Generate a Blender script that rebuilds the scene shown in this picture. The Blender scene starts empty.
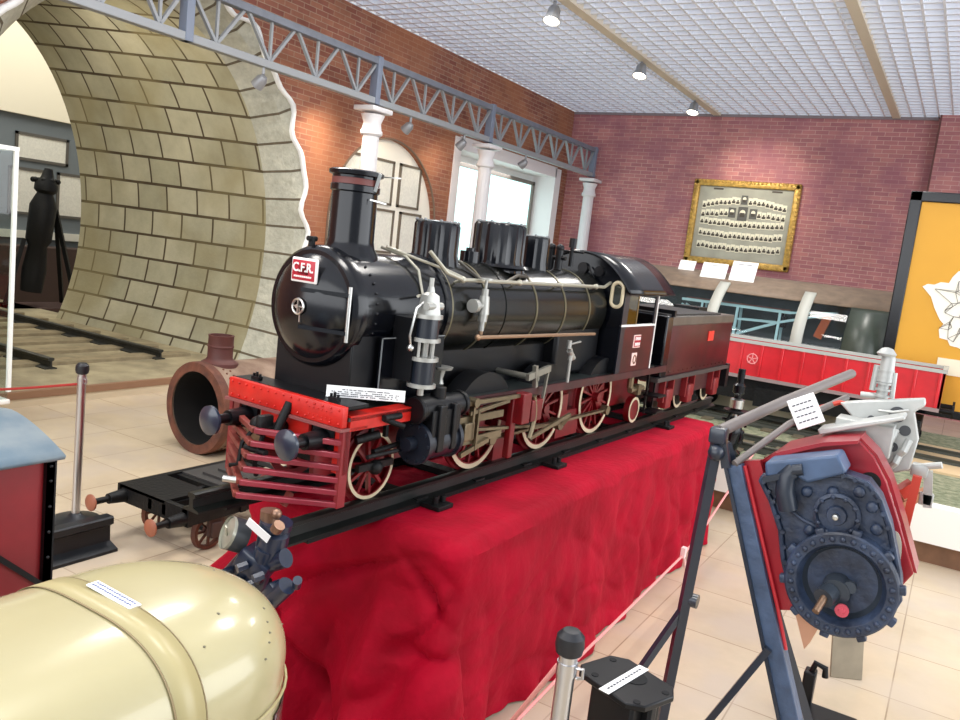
import bpy, bmesh, math, random
from mathutils import Vector, Matrix
random.seed(7)
PI = math.pi
C = bpy.context.scene.collection
S = bpy.context.scene

# ------------------------------------------------------------------ materials
def lin(c):
    return tuple(((x/255)/12.92 if x/255 <= .04045 else ((x/255+.055)/1.055)**2.4) for x in c) + (1,)
MATS = {}
def mat(name, rgb, rough=.5, metal=0, var=0, vscale=8, bump=0, bscale=40, emit=0, rgb2=None, spec=.5, coat=0, sheen=0, coords='Object'):
    if name in MATS: return MATS[name]
    m = bpy.data.materials.new(name); m.use_nodes = True
    nt = m.node_tree; b = nt.nodes['Principled BSDF']
    b.inputs['Base Color'].default_value = lin(rgb)
    b.inputs['Roughness'].default_value = rough
    b.inputs['Metallic'].default_value = metal
    b.inputs['Specular IOR Level'].default_value = spec
    if coat: b.inputs['Coat Weight'].default_value = coat; b.inputs['Coat Roughness'].default_value = .12
    if sheen:
        b.inputs['Sheen Weight'].default_value = sheen; b.inputs['Sheen Roughness'].default_value = .45
        b.inputs['Sheen Tint'].default_value = lin((255, 60, 90))
    if emit:
        b.inputs['Emission Color'].default_value = lin(rgb); b.inputs['Emission Strength'].default_value = emit
    tc = nt.nodes.new('ShaderNodeTexCoord')
    if var or rgb2:
        n = nt.nodes.new('ShaderNodeTexNoise'); n.inputs['Scale'].default_value = vscale; n.inputs['Detail'].default_value = 6
        nt.links.new(tc.outputs[coords], n.inputs['Vector'])
        r = nt.nodes.new('ShaderNodeValToRGB')
        r.color_ramp.elements[0].position = .35; r.color_ramp.elements[1].position = .65
        a = lin(rgb); c2 = lin(rgb2) if rgb2 else tuple(x*(1-var) for x in a[:3])+(1,)
        r.color_ramp.elements[0].color = c2; r.color_ramp.elements[1].color = a
        nt.links.new(n.outputs['Fac'], r.inputs['Fac']); nt.links.new(r.outputs['Color'], b.inputs['Base Color'])
    if bump:
        n2 = nt.nodes.new('ShaderNodeTexNoise'); n2.inputs['Scale'].default_value = bscale; n2.inputs['Detail'].default_value = 4
        nt.links.new(tc.outputs[coords], n2.inputs['Vector'])
        bp = nt.nodes.new('ShaderNodeBump'); bp.inputs['Strength'].default_value = bump; bp.inputs['Distance'].default_value = .02
        nt.links.new(n2.outputs['Fac'], bp.inputs['Height']); nt.links.new(bp.outputs['Normal'], b.inputs['Normal'])
    MATS[name] = m; return m

def brickmat(name, c1, c2, mortar, bw, bh, ms, axes, rough=.85, offset=.5, bump=.4, var=.35, vscale=1.5, uv=False, spec=.3, fine=0, tint=None):
    """brick / block / tile pattern laid out in metres on the plane given by axes"""
    m = bpy.data.materials.new(name); m.use_nodes = True; nt = m.node_tree; b = nt.nodes['Principled BSDF']
    b.inputs['Roughness'].default_value = rough; b.inputs['Specular IOR Level'].default_value = spec
    tc = nt.nodes.new('ShaderNodeTexCoord')
    cb = nt.nodes.new('ShaderNodeCombineXYZ')
    if uv: nt.links.new(tc.outputs['UV'], cb.inputs[0]); vec = tc.outputs['UV']
    else:
        sp = nt.nodes.new('ShaderNodeSeparateXYZ'); nt.links.new(tc.outputs['Object'], sp.inputs[0])
        nt.links.new(sp.outputs[axes[0]], cb.inputs[0]); nt.links.new(sp.outputs[axes[1]], cb.inputs[1]); vec = cb.outputs[0]
    t = nt.nodes.new('ShaderNodeTexBrick'); t.offset = offset
    t.inputs['Scale'].default_value = 1; t.inputs['Brick Width'].default_value = bw; t.inputs['Row Height'].default_value = bh
    t.inputs['Mortar Size'].default_value = ms; t.inputs['Mortar Smooth'].default_value = .3
    t.inputs['Color1'].default_value = lin(c1); t.inputs['Color2'].default_value = lin(c2); t.inputs['Mortar'].default_value = lin(mortar)
    nt.links.new(vec, t.inputs['Vector'])
    n = nt.nodes.new('ShaderNodeTexNoise'); n.inputs['Scale'].default_value = vscale; n.inputs['Detail'].default_value = 8; n.inputs['Roughness'].default_value = .65
    nt.links.new(tc.outputs['Object'], n.inputs['Vector'])
    mp = nt.nodes.new('ShaderNodeMapRange'); mp.inputs[1].default_value = .3; mp.inputs[2].default_value = .7; mp.inputs[3].default_value = 1-var; mp.inputs[4].default_value = 1+var*.4
    nt.links.new(n.outputs['Fac'], mp.inputs[0])
    mx = nt.nodes.new('ShaderNodeMixRGB'); mx.blend_type = 'MULTIPLY'; mx.inputs[0].default_value = 1
    nt.links.new(t.outputs['Color'], mx.inputs[1]); nt.links.new(mp.outputs[0], mx.inputs[2])
    out = mx.outputs[0]
    if tint:
        n3 = nt.nodes.new('ShaderNodeTexNoise'); n3.inputs['Scale'].default_value = tint[1]; nt.links.new(tc.outputs['Object'], n3.inputs['Vector'])
        r3 = nt.nodes.new('ShaderNodeMapRange'); r3.inputs[1].default_value = .45; r3.inputs[2].default_value = .65; r3.inputs[4].default_value = .6
        nt.links.new(n3.outputs['Fac'], r3.inputs[0])
        m3 = nt.nodes.new('ShaderNodeMixRGB'); m3.inputs[2].default_value = lin(tint[0]); nt.links.new(r3.outputs[0], m3.inputs[0]); nt.links.new(out, m3.inputs[1]); out = m3.outputs[0]
    nt.links.new(out, b.inputs['Base Color'])
    if bump:
        bp = nt.nodes.new('ShaderNodeBump'); bp.inputs['Strength'].default_value = bump; bp.inputs['Distance'].default_value = .02; bp.invert = True
        src = t.outputs['Fac']
        if fine:
            n4 = nt.nodes.new('ShaderNodeTexNoise'); n4.inputs['Scale'].default_value = 22; n4.inputs['Detail'].default_value = 8; nt.links.new(tc.outputs['Object'], n4.inputs['Vector'])
            ad = nt.nodes.new('ShaderNodeMath'); ad.operation = 'MULTIPLY_ADD'; ad.inputs[1].default_value = fine
            nt.links.new(n4.outputs['Fac'], ad.inputs[0]); nt.links.new(src, ad.inputs[2]); src = ad.outputs[0]
        nt.links.new(src, bp.inputs['Height']); nt.links.new(bp.outputs['Normal'], b.inputs['Normal'])
    MATS[name] = m; return m

def glassmat(name, tint=(235, 245, 245), op=.12):
    m = bpy.data.materials.new(name); m.use_nodes = True; nt = m.node_tree; nt.nodes.clear()
    o = nt.nodes.new('ShaderNodeOutputMaterial'); mx = nt.nodes.new('ShaderNodeMixShader'); tr = nt.nodes.new('ShaderNodeBsdfTransparent'); gl = nt.nodes.new('ShaderNodeBsdfGlossy')
    tr.inputs['Color'].default_value = lin(tint); gl.inputs['Roughness'].default_value = .04; mx.inputs[0].default_value = op
    nt.links.new(tr.outputs[0], mx.inputs[1]); nt.links.new(gl.outputs[0], mx.inputs[2]); nt.links.new(mx.outputs[0], o.inputs['Surface'])
    return m

BLK   = mat('black_gloss_paint', (9, 11, 17), .2, var=.3, coat=.12, spec=.35)
BLKM  = mat('black_satin_paint', (11, 12, 16), .4, var=.4, spec=.3)
BLKD  = mat('black_cast_iron', (11, 12, 13), .55, var=.4, bump=.2, spec=.3)
OLIVE = mat('dark_boiler_cladding', (12, 13, 10), .24, var=.3, coat=.15, spec=.4)
RED   = mat('vermilion_beam_paint', (205, 32, 22), .4, var=.25, vscale=14)
DRED  = mat('crimson_frame_paint', (120, 12, 20), .4, var=.3, vscale=12)
MAROON= mat('maroon_panel_paint', (78, 12, 20), .36, vscale=5, rgb2=(50, 8, 13), spec=.35)
PILOT = mat('crimson_pilot_paint', (146, 44, 58), .35, var=.3, coat=.2)
RUSTR = mat('rusty_red_paint', (130, 52, 42), .6, var=.3)
CREAM = mat('cream_tyre_paint', (205, 192, 160), .5, var=.2)
STEEL = mat('polished_steel', (200, 200, 195), .28, 1)
DSTEEL= mat('oiled_steel', (135, 122, 98), .38, .8, var=.3)
BRASS = mat('dull_brass', (150, 130, 90), .35, .8)
SILVER= mat('silver_paint', (168, 168, 162), .38, .5)
COPPER= mat('copper_pipe', (160, 130, 104), .35, .7)
WHITE = mat('white_paint', (235, 232, 226), .6)
PAPER = mat('white_card', (240, 240, 238), .7)
INK   = mat('dark_ink', (60, 60, 70), .7)
PLRED = mat('red_enamel', (170, 25, 45), .4)
RUST  = mat('rusty_iron', (120, 72, 52), .8, rgb2=(82, 50, 40), vscale=7, bump=.5, bscale=25)
RUSTG = mat('grey_weathered_plate', (150, 128, 108), .75, rgb2=(108, 82, 66), vscale=4, bump=.3)
NEARBLK  = mat('matt_near_black', (18, 15, 13), .9)  # matt near-black for the barrel inside and the port disc

# ------------------------------------------------------------------ mesh building
class MB:
    def __init__(s): s.bm = bmesh.new()
    def _m(s, verts, M):
        bmesh.ops.transform(s.bm, matrix=M, verts=verts)
    def box(s, c, d, rot=None, bev=0):
        r = bmesh.ops.create_cube(s.bm, size=1); vs = r['verts']
        bmesh.ops.scale(s.bm, vec=d, verts=vs)
        if bev:
            es = list({e for v in vs for e in v.link_edges})
            rr = bmesh.ops.bevel(s.bm, geom=es, offset=bev, segments=2, affect='EDGES', profile=.5)
            vs = list({v for f in rr['faces'] for v in f.verts} | {v for v in vs if v.is_valid})
            seen = set(vs); st = list(vs)
            while st:
                v = st.pop()
                for e in v.link_edges:
                    o = e.other_vert(v)
                    if o not in seen: seen.add(o); st.append(o)
            vs = list(seen)
        M = Matrix.Translation(c)
        if rot is not None: M = M @ (rot.to_4x4() if not isinstance(rot, tuple) else Matrix.Rotation(rot[2], 4, 'Z') @ Matrix.Rotation(rot[1], 4, 'Y') @ Matrix.Rotation(rot[0], 4, 'X'))
        s._m(vs, M); return s
    def bx(s, x0, x1, y0, y1, z0, z1, bev=0):
        return s.box(((x0+x1)/2, (y0+y1)/2, (z0+z1)/2), (abs(x1-x0), abs(y1-y0), abs(z1-z0)), bev=bev)
    def cyl(s, p0, p1, r0, r1=None, seg=24, caps=True):
        p0 = Vector(p0); p1 = Vector(p1); d = p1-p0; r1 = r0 if r1 is None else r1
        r = bmesh.ops.create_cone(s.bm, cap_ends=caps, segments=seg, radius1=r0, radius2=r1, depth=d.length)
        s._m(r['verts'], Matrix.Translation((p0+p1)/2) @ d.to_track_quat('Z', 'Y').to_matrix().to_4x4()); return s
    def bar(s, p0, p1, w, h=None, up=(0, 0, 1)):
        p0 = Vector(p0); p1 = Vector(p1); d = p1-p0; h = h or w
        z = d.normalized(); u = Vector(up); x = z.cross(u)
        if x.length < 1e-4: x = z.cross(Vector((1, 0, 0)))
        x.normalize(); y = x.cross(z)
        R = Matrix((x, y, z)).transposed()
        return s.box((p0+p1)/2, (w, h, d.length), rot=R)
    def sph(s, c, r, sc=(1, 1, 1), seg=16):
        q = bmesh.ops.create_uvsphere(s.bm, u_segments=seg, v_segments=max(6, seg//2), radius=r)
        bmesh.ops.scale(s.bm, vec=sc, verts=q['verts']); bmesh.ops.translate(s.bm, vec=c, verts=q['verts']); return s
    def lathe(s, prof, o=(0, 0, 0), axis=(0, 0, 1), seg=40, a0=0, a1=2*PI, flute=None):
        """prof: list of (radius, height along axis)"""
        z = Vector(axis).normalized(); R = z.to_track_quat('Z', 'Y').to_matrix(); o = Vector(o)
        full = abs(a1-a0-2*PI) < 1e-5; n = seg if full else seg+1; rings = []
        for r, h in prof:
            if r < 1e-6: rings.append([s.bm.verts.new(o+R @ Vector((0, 0, h)))]); continue
            ring = []
            for i in range(n):
                a = a0+(a1-a0)*i/seg; rr = r*(1+(flute(a) if flute else 0))
                ring.append(s.bm.verts.new(o+R @ Vector((rr*math.cos(a), rr*math.sin(a), h))))
            rings.append(ring)
        for A, B in zip(rings, rings[1:]):
            m = max(len(A), len(B))
            for i in range(m if full else m-1):
                j = (i+1) % m
                a, b2, c, d = A[i % len(A)], A[j % len(A)], B[j % len(B)], B[i % len(B)]
                vs = []
                for v in (a, b2, c, d):
                    if v not in vs: vs.append(v)
                if len(vs) >= 3:
                    try: s.bm.faces.new(vs)
                    except ValueError: pass
        return s
    def tube(s, pts, r, seg=10, closed=False):
        pts = [Vector(p) for p in pts]; n = len(pts); rings = []; prev = None
        for i, p in enumerate(pts):
            if closed: t = pts[(i+1) % n]-pts[i-1]
            else: t = pts[min(i+1, n-1)]-pts[max(i-1, 0)]
            t.normalize()
            if prev is None:
                x = t.cross(Vector((0, 0, 1)));
                if x.length < 1e-3: x = t.cross(Vector((1, 0, 0)))
            else: x = prev-t*prev.dot(t)
            x.normalize(); prev = x; y = t.cross(x)
            rings.append([s.bm.verts.new(p+(x*math.cos(2*PI*k/seg)+y*math.sin(2*PI*k/seg))*r) for k in range(seg)])
        m = n if closed else n-1
        for i in range(m):
            A = rings[i]; B = rings[(i+1) % n]
            for k in range(seg): s.bm.faces.new((A[k], A[(k+1) % seg], B[(k+1) % seg], B[k]))
        if not closed: s.bm.faces.new(rings[0][::-1]); s.bm.faces.new(rings[-1])
        return s
    def prism(s, poly, vec):
        """poly: list of 3D points (planar), extruded along vec"""
        vec = Vector(vec); a = [s.bm.verts.new(Vector(p)) for p in poly]; b = [s.bm.verts.new(Vector(p)+vec) for p in poly]
        s.bm.faces.new(a); s.bm.faces.new(b[::-1]); n = len(a)
        for i in range(n): s.bm.faces.new((a[i], b[i], b[(i+1) % n], a[(i+1) % n]))
        return s
    def grid(s, P, closed_u=False):
        V = [[s.bm.verts.new(Vector(p)) for p in row] for row in P]
        for i in range(len(V)-1):
            m = len(V[i]); 
            for j in range(m if closed_u else m-1):
                s.bm.faces.new((V[i][j], V[i][(j+1) % m], V[i+1][(j+1) % m], V[i+1][j]))
        return V
    def build(s, name, m, parent=None, smooth=True, bevel=0, solid=0, recalc=True, label=None, sub=0):
        if recalc: bmesh.ops.recalc_face_normals(s.bm, faces=s.bm.faces)
        me = bpy.data.meshes.new(name); s.bm.to_mesh(me); s.bm.free()
        me.materials.append(m)
        o = bpy.data.objects.new(name, me); C.objects.link(o)
        if parent is not None: o.parent = parent
        if smooth:
            for p in me.polygons: p.use_smooth = True
            try: me.set_sharp_from_angle(angle=math.radians(38))
            except Exception: pass
        if solid:
            q = o.modifiers.new('s', 'SOLIDIFY'); q.thickness = solid; q.offset = 0
        if bevel:
            q = o.modifiers.new('b', 'BEVEL'); q.width = bevel; q.segments = 2; q.limit_method = 'ANGLE'; q.angle_limit = math.radians(50)
        if sub:
            q = o.modifiers.new('u', 'SUBSURF'); q.levels = sub; q.render_levels = sub
        if label: o['label'] = label
        return o

def thing(name, label, cat, loc=(0, 0, 0), rot=(0, 0, 0), group=None):
    o = bpy.data.objects.new(name, None); C.objects.link(o); o.location = loc; o.rotation_euler = rot
    o.empty_display_size = .1
    o['label'] = label; o['category'] = cat
    if group: o['group'] = group
    return o
def tag(o, label, cat, group=None, kind=None):
    o['label'] = label; o['category'] = cat
    if group: o['group'] = group
    if kind: o['kind'] = kind
    return o
def struct(o): o['kind'] = 'structure'; return o
def copy_tree(o, parent=None):
    c = o.copy(); C.objects.link(c)
    if parent: c.parent = parent
    for ch in list(o.children): copy_tree(ch, c)
    return c
def text(name, body, size, M, m, parent, depth=.001, sx=1.0, label=None):
    cu = bpy.data.curves.new(name, 'FONT'); cu.body = body; cu.size = size; cu.extrude = depth; cu.align_x = 'CENTER'; cu.align_y = 'CENTER'; cu.offset = size*.02
    t = bpy.data.objects.new(name, cu); C.objects.link(t)
    dg = bpy.context.evaluated_depsgraph_get(); me = bpy.data.meshes.new_from_object(t.evaluated_get(dg))
    bpy.data.objects.remove(t); me.transform(M @ Matrix.Diagonal((sx, 1, 1, 1))); me.materials.clear(); me.materials.append(m)
    o = bpy.data.objects.new(name, me); C.objects.link(o); o.parent = parent
    if label: o['label'] = label
    return o
def split_loose(o):
    """one object per connected piece of a part"""
    me = o.data; bm = bmesh.new(); bm.from_mesh(me); bm.verts.ensure_lookup_table(); seen = set(); comps = []
    for v in bm.verts:
        if v.index in seen: continue
        st = [v]; seen.add(v.index); comp = [v.index]
        while st:
            for e in st.pop().link_edges:
                for u in e.verts:
                    if u.index not in seen: seen.add(u.index); comp.append(u.index); st.append(u)
        comps.append(set(comp))
    bm.free(); res = []
    for k, cset in enumerate(comps):
        b = bmesh.new(); b.from_mesh(me); b.verts.ensure_lookup_table()
        bmesh.ops.delete(b, geom=[v for v in b.verts if v.index not in cset], context='VERTS')
        m2 = bpy.data.meshes.new(o.name); b.to_mesh(m2); b.free(); m2.materials.append(me.materials[0])
        n = o.copy(); n.data = m2; C.objects.link(n); res.append(n)
    bpy.data.objects.remove(o); return res
# orientation helpers for writing: face toward -Y (front) or +X (right)
FACE_F = Matrix.Rotation(PI/2, 4, 'X')
FACE_R = Matrix.Rotation(PI/2, 4, 'Z') @ Matrix.Rotation(PI/2, 4, 'X')

# ------------------------------------------------------------------ camera
R3 = Matrix(((0.84811948, 0.16882972, -0.50218511), (0.51744818, -0.06043964, 0.85357743), (0.11375735, -0.98379041, -0.13862067)))
cam = bpy.data.objects.new('camera', bpy.data.cameras.new('camera')); C.objects.link(cam)
right = R3.col[0]; down = R3.col[1]; fwd = R3.col[2]
cm = Matrix((right, -down, -fwd)).transposed().to_4x4(); cm.translation = (0, 0, 1.9)
cam.matrix_world = cm; cam.data.sensor_width = 36; cam.data.lens = 805/960*36; cam.data.clip_start = .05; cam.data.clip_end = 200
S.camera = cam

# ------------------------------------------------------------------ the room
XW, YB, ZC = -7.4, 15.2, 4.8
floor_m = brickmat('marble_floor_tiles', (206, 188, 160), (196, 178, 152), (158, 138, 114), .6, .6, .004, (0, 1), rough=.24, offset=0, bump=.05, var=.16, vscale=1.6, spec=.5, tint=((190, 176, 160), 2.2))
wallL_m = brickmat('orange_brick_wall', (164, 110, 88), (138, 84, 72), (170, 140, 118), .21, .066, .006, (1, 2), var=.3, bump=.3, tint=((170, 112, 78), .9))
wallB_m = brickmat('pink_brick_wall', (192, 130, 126), (168, 110, 114), (204, 166, 158), .22, .07, .005, (0, 2), var=.2, bump=.3, tint=((150, 98, 110), 2.0))
ceil_m = mat('ceiling_louvre_white', (226, 229, 236), .6)
ceil_t = mat('glowing_ceiling_backing', (205, 212, 224), .9, emit=.75)  # glow added so the backing brightens the louvres and the hall
beige = mat('beige_strip', (212, 200, 180), .7)

struct(MB().bx(-18, 5, -4, 16, -.1, 0).build('floor', floor_m))
# left wall: slabs around the tunnel mouth, the round niche and the portal
w = MB()
NC, NR = (9.42, 2.03), 1.24            # niche circle
def wall_slab(w, y0, y1, z0, z1, d=.5): w.bx(XW-d, XW, y0, y1, z0, z1)
# piece with the round niche cut out: strips
N = 48; ys = [NC[0]-NR+2*NR*(1-math.cos(PI*i/N))/2 for i in range(N+1)]
def ntop(y): return NC[1]+math.sqrt(max(0, NR*NR-(y-NC[0])**2))
verts_f = []
for a, b in zip(ys, ys[1:]):
    P = [(XW, a, ntop(a)), (XW, b, ntop(b)), (XW, b, ZC), (XW, a, ZC)]
    w.prism(P, (-.3, 0, 0))
    w.bx(XW-.3, XW, a, b, 0, .45)
wall_slab(w, NC[0]+NR, 11.15, 0, ZC, .3)
wall_slab(w, 11.15, 14.7, 3.46, ZC, .3); wall_slab(w, 14.7, YB+.1, 0, ZC, .3)
# arch profile of the tunnel, right foot over the crown to the left foot
TC, TZ, TA = 5.5, 1.65, 1.9
def arch(n_, off=0, jg=None, hh=2.42):
    P = []
    for k in range(8): P.append((TA-(3.79-math.sqrt(3.79**2-(TZ-.05)**2*(1-k/8)**2)), .05+(TZ-.05)*k/8-TZ))
    for k in range(n_+1):
        a = PI*k/n_; P.append((TA*math.cos(a), hh*math.sin(a)))
    P += [(-y, z) for y, z in P[:8][::-1]]
    out = []; s_ = 0
    for i, (y, z) in enumerate(P):
        p = P[max(i-1, 0)]; q = P[min(i+1, len(P)-1)]; t = Vector((q[0]-p[0], q[1]-p[1])).normalized()
        if i: s_ += math.hypot(y-P[i-1][0], z-P[i-1][1])
        o_ = off+(jg(s_) if jg else 0)
        out.append((TC+y+t.y*o_, TZ+z-t.x*o_, s_))
    return out
ap = arch(60, .17)
for p, q in zip(ap, ap[1:]):
    if p[0] > TC-1e-4 and q[0] > TC-1e-4 and q[1] > p[1]+1e-5: w.prism([(XW, p[0], p[1]), (XW, 8.18, p[1]), (XW, 8.18, q[1]), (XW, q[0], q[1])], (-.3, 0, 0))
    elif q[0] < TC+1e-4 and p[1] > q[1]+1e-5: w.prism([(XW, -4, q[1]), (XW, q[0], q[1]), (XW, p[0], p[1]), (XW, -4, p[1])], (-.3, 0, 0))
w.bx(XW-.3, XW, -4, 8.18, max(p[1] for p in ap), ZC); w.bx(XW-.3, XW, 7.6, 8.18, 0, .06)
struct(w.build('wall_left', wallL_m, smooth=False))
struct(MB().bx(XW-.3, -.845, YB, YB+.3, 0, ZC).build('wall_back', wallB_m, smooth=False))
struct(MB().bx(-.845, 5, YB-.22, YB+.3, 0, ZC).build('wall_right', wallB_m, smooth=False))
struct(MB().bx(-.875, -.845, YB-.222, YB-.02, 0, ZC).build('trim_1', mat('dark_corner_strip', (96, 56, 52), .7), smooth=False))
struct(MB().bx(XW+.004, -.9, YB-.018, YB-.002, ZC-.05, ZC-.004).build('trim_2', mat('ceiling_edge', (130, 118, 120), .7), smooth=False))
# niche interior
niche_m = mat('niche_cream', (245, 240, 226), .8)
struct(MB().bx(XW-.29, XW-.08, NC[0]-NR-.02, NC[0]+NR+.02, .44, NC[1]+NR+.02).build('trim_3', niche_m, smooth=False))
rim = MB(); rp = []
for i in range(49):
    a = PI*i/48; rp.append((XW+.01, NC[0]+NR*math.cos(a), NC[1]+NR*math.sin(a)))
rim.tube([(XW+.01, NC[0]+NR, .4)]+rp+[(XW+.01, NC[0]-NR, .4)], .015, 8)
struct(rim.build('trim_4', mat('niche_rim', (120, 100, 84), .7)))
# portal reveal
rev = MB(); D = .5
rev.bx(XW-D, XW+.02, 14.66, 14.9, 0, 3.6); rev.bx(XW-D, XW+.02, 11.0, 11.19, 0, 3.6); rev.bx(XW-D, XW+.02, 11.15, 14.7, 3.42, 3.62)
struct(rev.build('trim_5', mat('portal_white', (238, 234, 234), .7), smooth=False))
struct(MB().bx(XW-D-.1, XW-D, 10.9, 15, 0, 3.7).build('trim_6', mat('portal_back', (240, 240, 238), .8), smooth=False))
# glazed door with daylight behind
win = MB(); fx = XW-.47
dy0, dy1, dz = 11.6, 14.62, 3.3
for a, b, c, d in ((dy0, dy1, dz-.07, dz), (dy0, dy1, 0, .1), (dy0, dy0+.07, 0, dz), (dy1-.07, dy1, 0, dz)):
    win.bx(fx, fx+.07, a, b, c, d)
door = struct(win.build('door_1', mat('dark_door_frame', (120, 112, 104), .5), smooth=False))
MB().bx(fx+.02, fx+.03, dy0+.07, dy1-.07, .1, dz-.07).build('pane', mat('daylit_frosted_glass', (205, 240, 238), .2, emit=1.1), door, smooth=False)
MB().bx(fx+.07, fx+.1, dy1-.2, dy1-.16, .9, 1.2).build('door_handle', STEEL, door)
# ceiling of louvre blades over backing
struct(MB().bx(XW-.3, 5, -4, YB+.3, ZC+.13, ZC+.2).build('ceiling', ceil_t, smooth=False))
lv = MB(); P_ = .2
x = XW+.1
while x < 3.5: lv.bx(x-.012, x+.012, 2, YB, ZC, ZC+.07); x += P_
y = 2.0
while y < YB: lv.bx(XW, 4, y-.022, y+.022, ZC-.001, ZC+.071); y += P_
lo = struct(lv.build('trim_7', ceil_m, smooth=False))
struct(MB().bx(-4.57, -4.43, 1, YB, ZC-.03, ZC+.06).build('trim_8', beige, smooth=False))
struct(MB().bx(-1.58, -1.46, 1, YB, ZC-.03, ZC+.06).build('trim_9', beige, smooth=False))

# ------------------------------------------------------------------ tunnel
stone = brickmat('tunnel_stone_blocks', (196, 190, 166), (172, 168, 144), (84, 72, 56), .62, .33, .02, (0, 1), rough=.9, bump=.5, var=.22, vscale=2.2, uv=True, fine=.5, tint=((150, 138, 100), .8))
rock = mat('rough_rock_face', (186, 184, 172), .95, var=.28, vscale=14, bump=.9, bscale=26)
tun = thing('tunnel_arch', 'curved stone-block tunnel vault opening in the brick wall at left', 'tunnel', (XW, TC, 0))
def jag(s): return .05*math.sin(s*8.2)+.03*math.sin(s*14+1)
def ringsurf(cols, name, m):
    """cols: list of (x offset from wall, offset outward, jagged?, texture u)"""
    bm = MB(); uvl = bm.bm.loops.layers.uv.new('UVMap'); L = [arch(90, o_, jag if j_ else None, 2.42+.11*max(0, -x_-.3)) for x_, o_, j_, u_ in cols]
    V = [[bm.bm.verts.new((c_[0], p[0]-TC, min(p[1], ZC-.02-.004*ci))) for p in l] for ci, (c_, l) in enumerate(zip(cols, L))]
    for j in range(len(cols)-1):
        for i in range(len(L[0])-1):
            f = bm.bm.faces.new((V[j][i], V[j][i+1], V[j+1][i+1], V[j+1][i]))
            for lp_, (jj, ii) in zip(f.loops, ((j, i), (j, i+1), (j+1, i+1), (j+1, i))): lp_[uvl].uv = (cols[jj][3], L[0][ii][2]+.12)
    return bm.build(name, m, tun, recalc=False)
ringsurf([(-.3, 0, 0, 7.7), (-1.5, 0, 0, 8.9), (-2.8, 0, 0, 10.2), (-4.2, 0, 0, 11.6)], 'vault', stone)
band_m = brickmat('mouth_blocks', (190, 188, 172), (176, 174, 158), (104, 94, 78), 60.0, .33, .016, (0, 1), rough=.95, bump=.6, var=.25, vscale=9, uv=True, fine=1.2)
ringsurf([(-.3, 0, 0, 7.7), (.03, .16, 0, 7.3), (.085, .25, 1, 7.2)], 'mouth_band', band_m)
wl = ringsurf([(.085, .25, 1, 0), (.09, .295, 1, 0)], 'white_edge', mat('plaster_white_edge', (240, 240, 238), .8))
q_ = wl.modifiers.new('s', 'SOLIDIFY'); q_.thickness = .09; q_.offset = 0
# track bed inside the tunnel
bed_m = mat('dusty_track_bed', (170, 158, 128), .95, rgb2=(134, 124, 100), vscale=3, bump=.5, bscale=30)
bd = MB().bx(-14.9, -7.15, -.5, 7.42, 0, .12).build('track_bed', bed_m); tag(bd, 'low dusty sand-coloured track bed running into the stone tunnel', 'track bed')
MB().bx(-7.15, -7.09, -.5, 7.42, .075, .14).build('kerb', mat('brown_kerb', (140, 104, 78), .8), bd)
MB().bx(-7.15, -7.1, -.5, 7.42, 0, .075).build('kerb_base', mat('kerb_stone', (200, 182, 154), .6), bd)
def rail_profile(h=.15, wf=.14, wh=.07):
    t = .016
    return [(-wf/2, 0), (wf/2, 0), (wf/2, .012*h/.15+.002), (t/2+.004, .035*h/.15), (t/2, h*.68), (wh/2, h*.78), (wh/2, h*.96), (wh/2-.008, h), (-wh/2+.008, h), (-wh/2, h*.96), (-wh/2, h*.78), (-t/2, h*.68), (-t/2-.004, .035*h/.15), (-wf/2, .012*h/.15+.002)]
def rail_mb(p0, p1, h, wf, wh, mb=None):
    mb = mb or MB(); p0 = Vector(p0); d = Vector(p1)-p0; s = d.cross(Vector((0, 0, 1))).normalized()
    return mb.prism([p0+s*a+Vector((0, 0, b)) for a, b in rail_profile(h, wf, wh)], d)
railm = mat('dark_rail_iron', (58, 58, 54), .5, var=.4, metal=.3)
for yy, xe, lab in ((6.3, -8.15, 'far rail of the track in the tunnel, along the stone wall'), (4.88, -8.05, 'near rail of the track in the tunnel, ending by the kerb')):
    tag(rail_mb((xe, yy, .12), (-12.5, yy, .12), .12, .13, .065).build('rail', railm), lab, 'rail', 'rails in the tunnel')
sl = mat('timber_sleeper', (150, 136, 108), .9, var=.3)
proto = None
for k in range(7):
    o = MB().bx(-.12, .12, 4.4, 6.8, 0, .05).build('sleeper', sl) if proto is None else proto.copy()
    if proto is None: proto = o
    else: C.objects.link(o)
    o.location = (-8.35-.62*k, 0, .105)
    tag(o, 'worn timber sleeper lying across under the tunnel rails, number %s from the kerb' % ['one', 'two', 'three', 'four', 'five', 'six', 'seven'][k], 'sleeper', 'tunnel sleepers')
# far room beyond the tunnel
farw = mat('far_room_grey', (112, 120, 124), .8); farwhite = mat('far_room_white', (236, 228, 205), .8)
struct(MB().bx(-15.3, -15, 2, 14, 0, 3.3).build('wall_far', farw, smooth=False))
struct(MB().bx(-15.3, -14.9, 2, 14, 3.3, 7).build('trim_10', farwhite, smooth=False))
struct(MB().bx(-15, -11.62, 11.5, 11.7, 0, 7).bx(-15, -11.62, -1, -.6, 0, 7).build('wall_far_side', farwhite, smooth=False))

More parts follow.
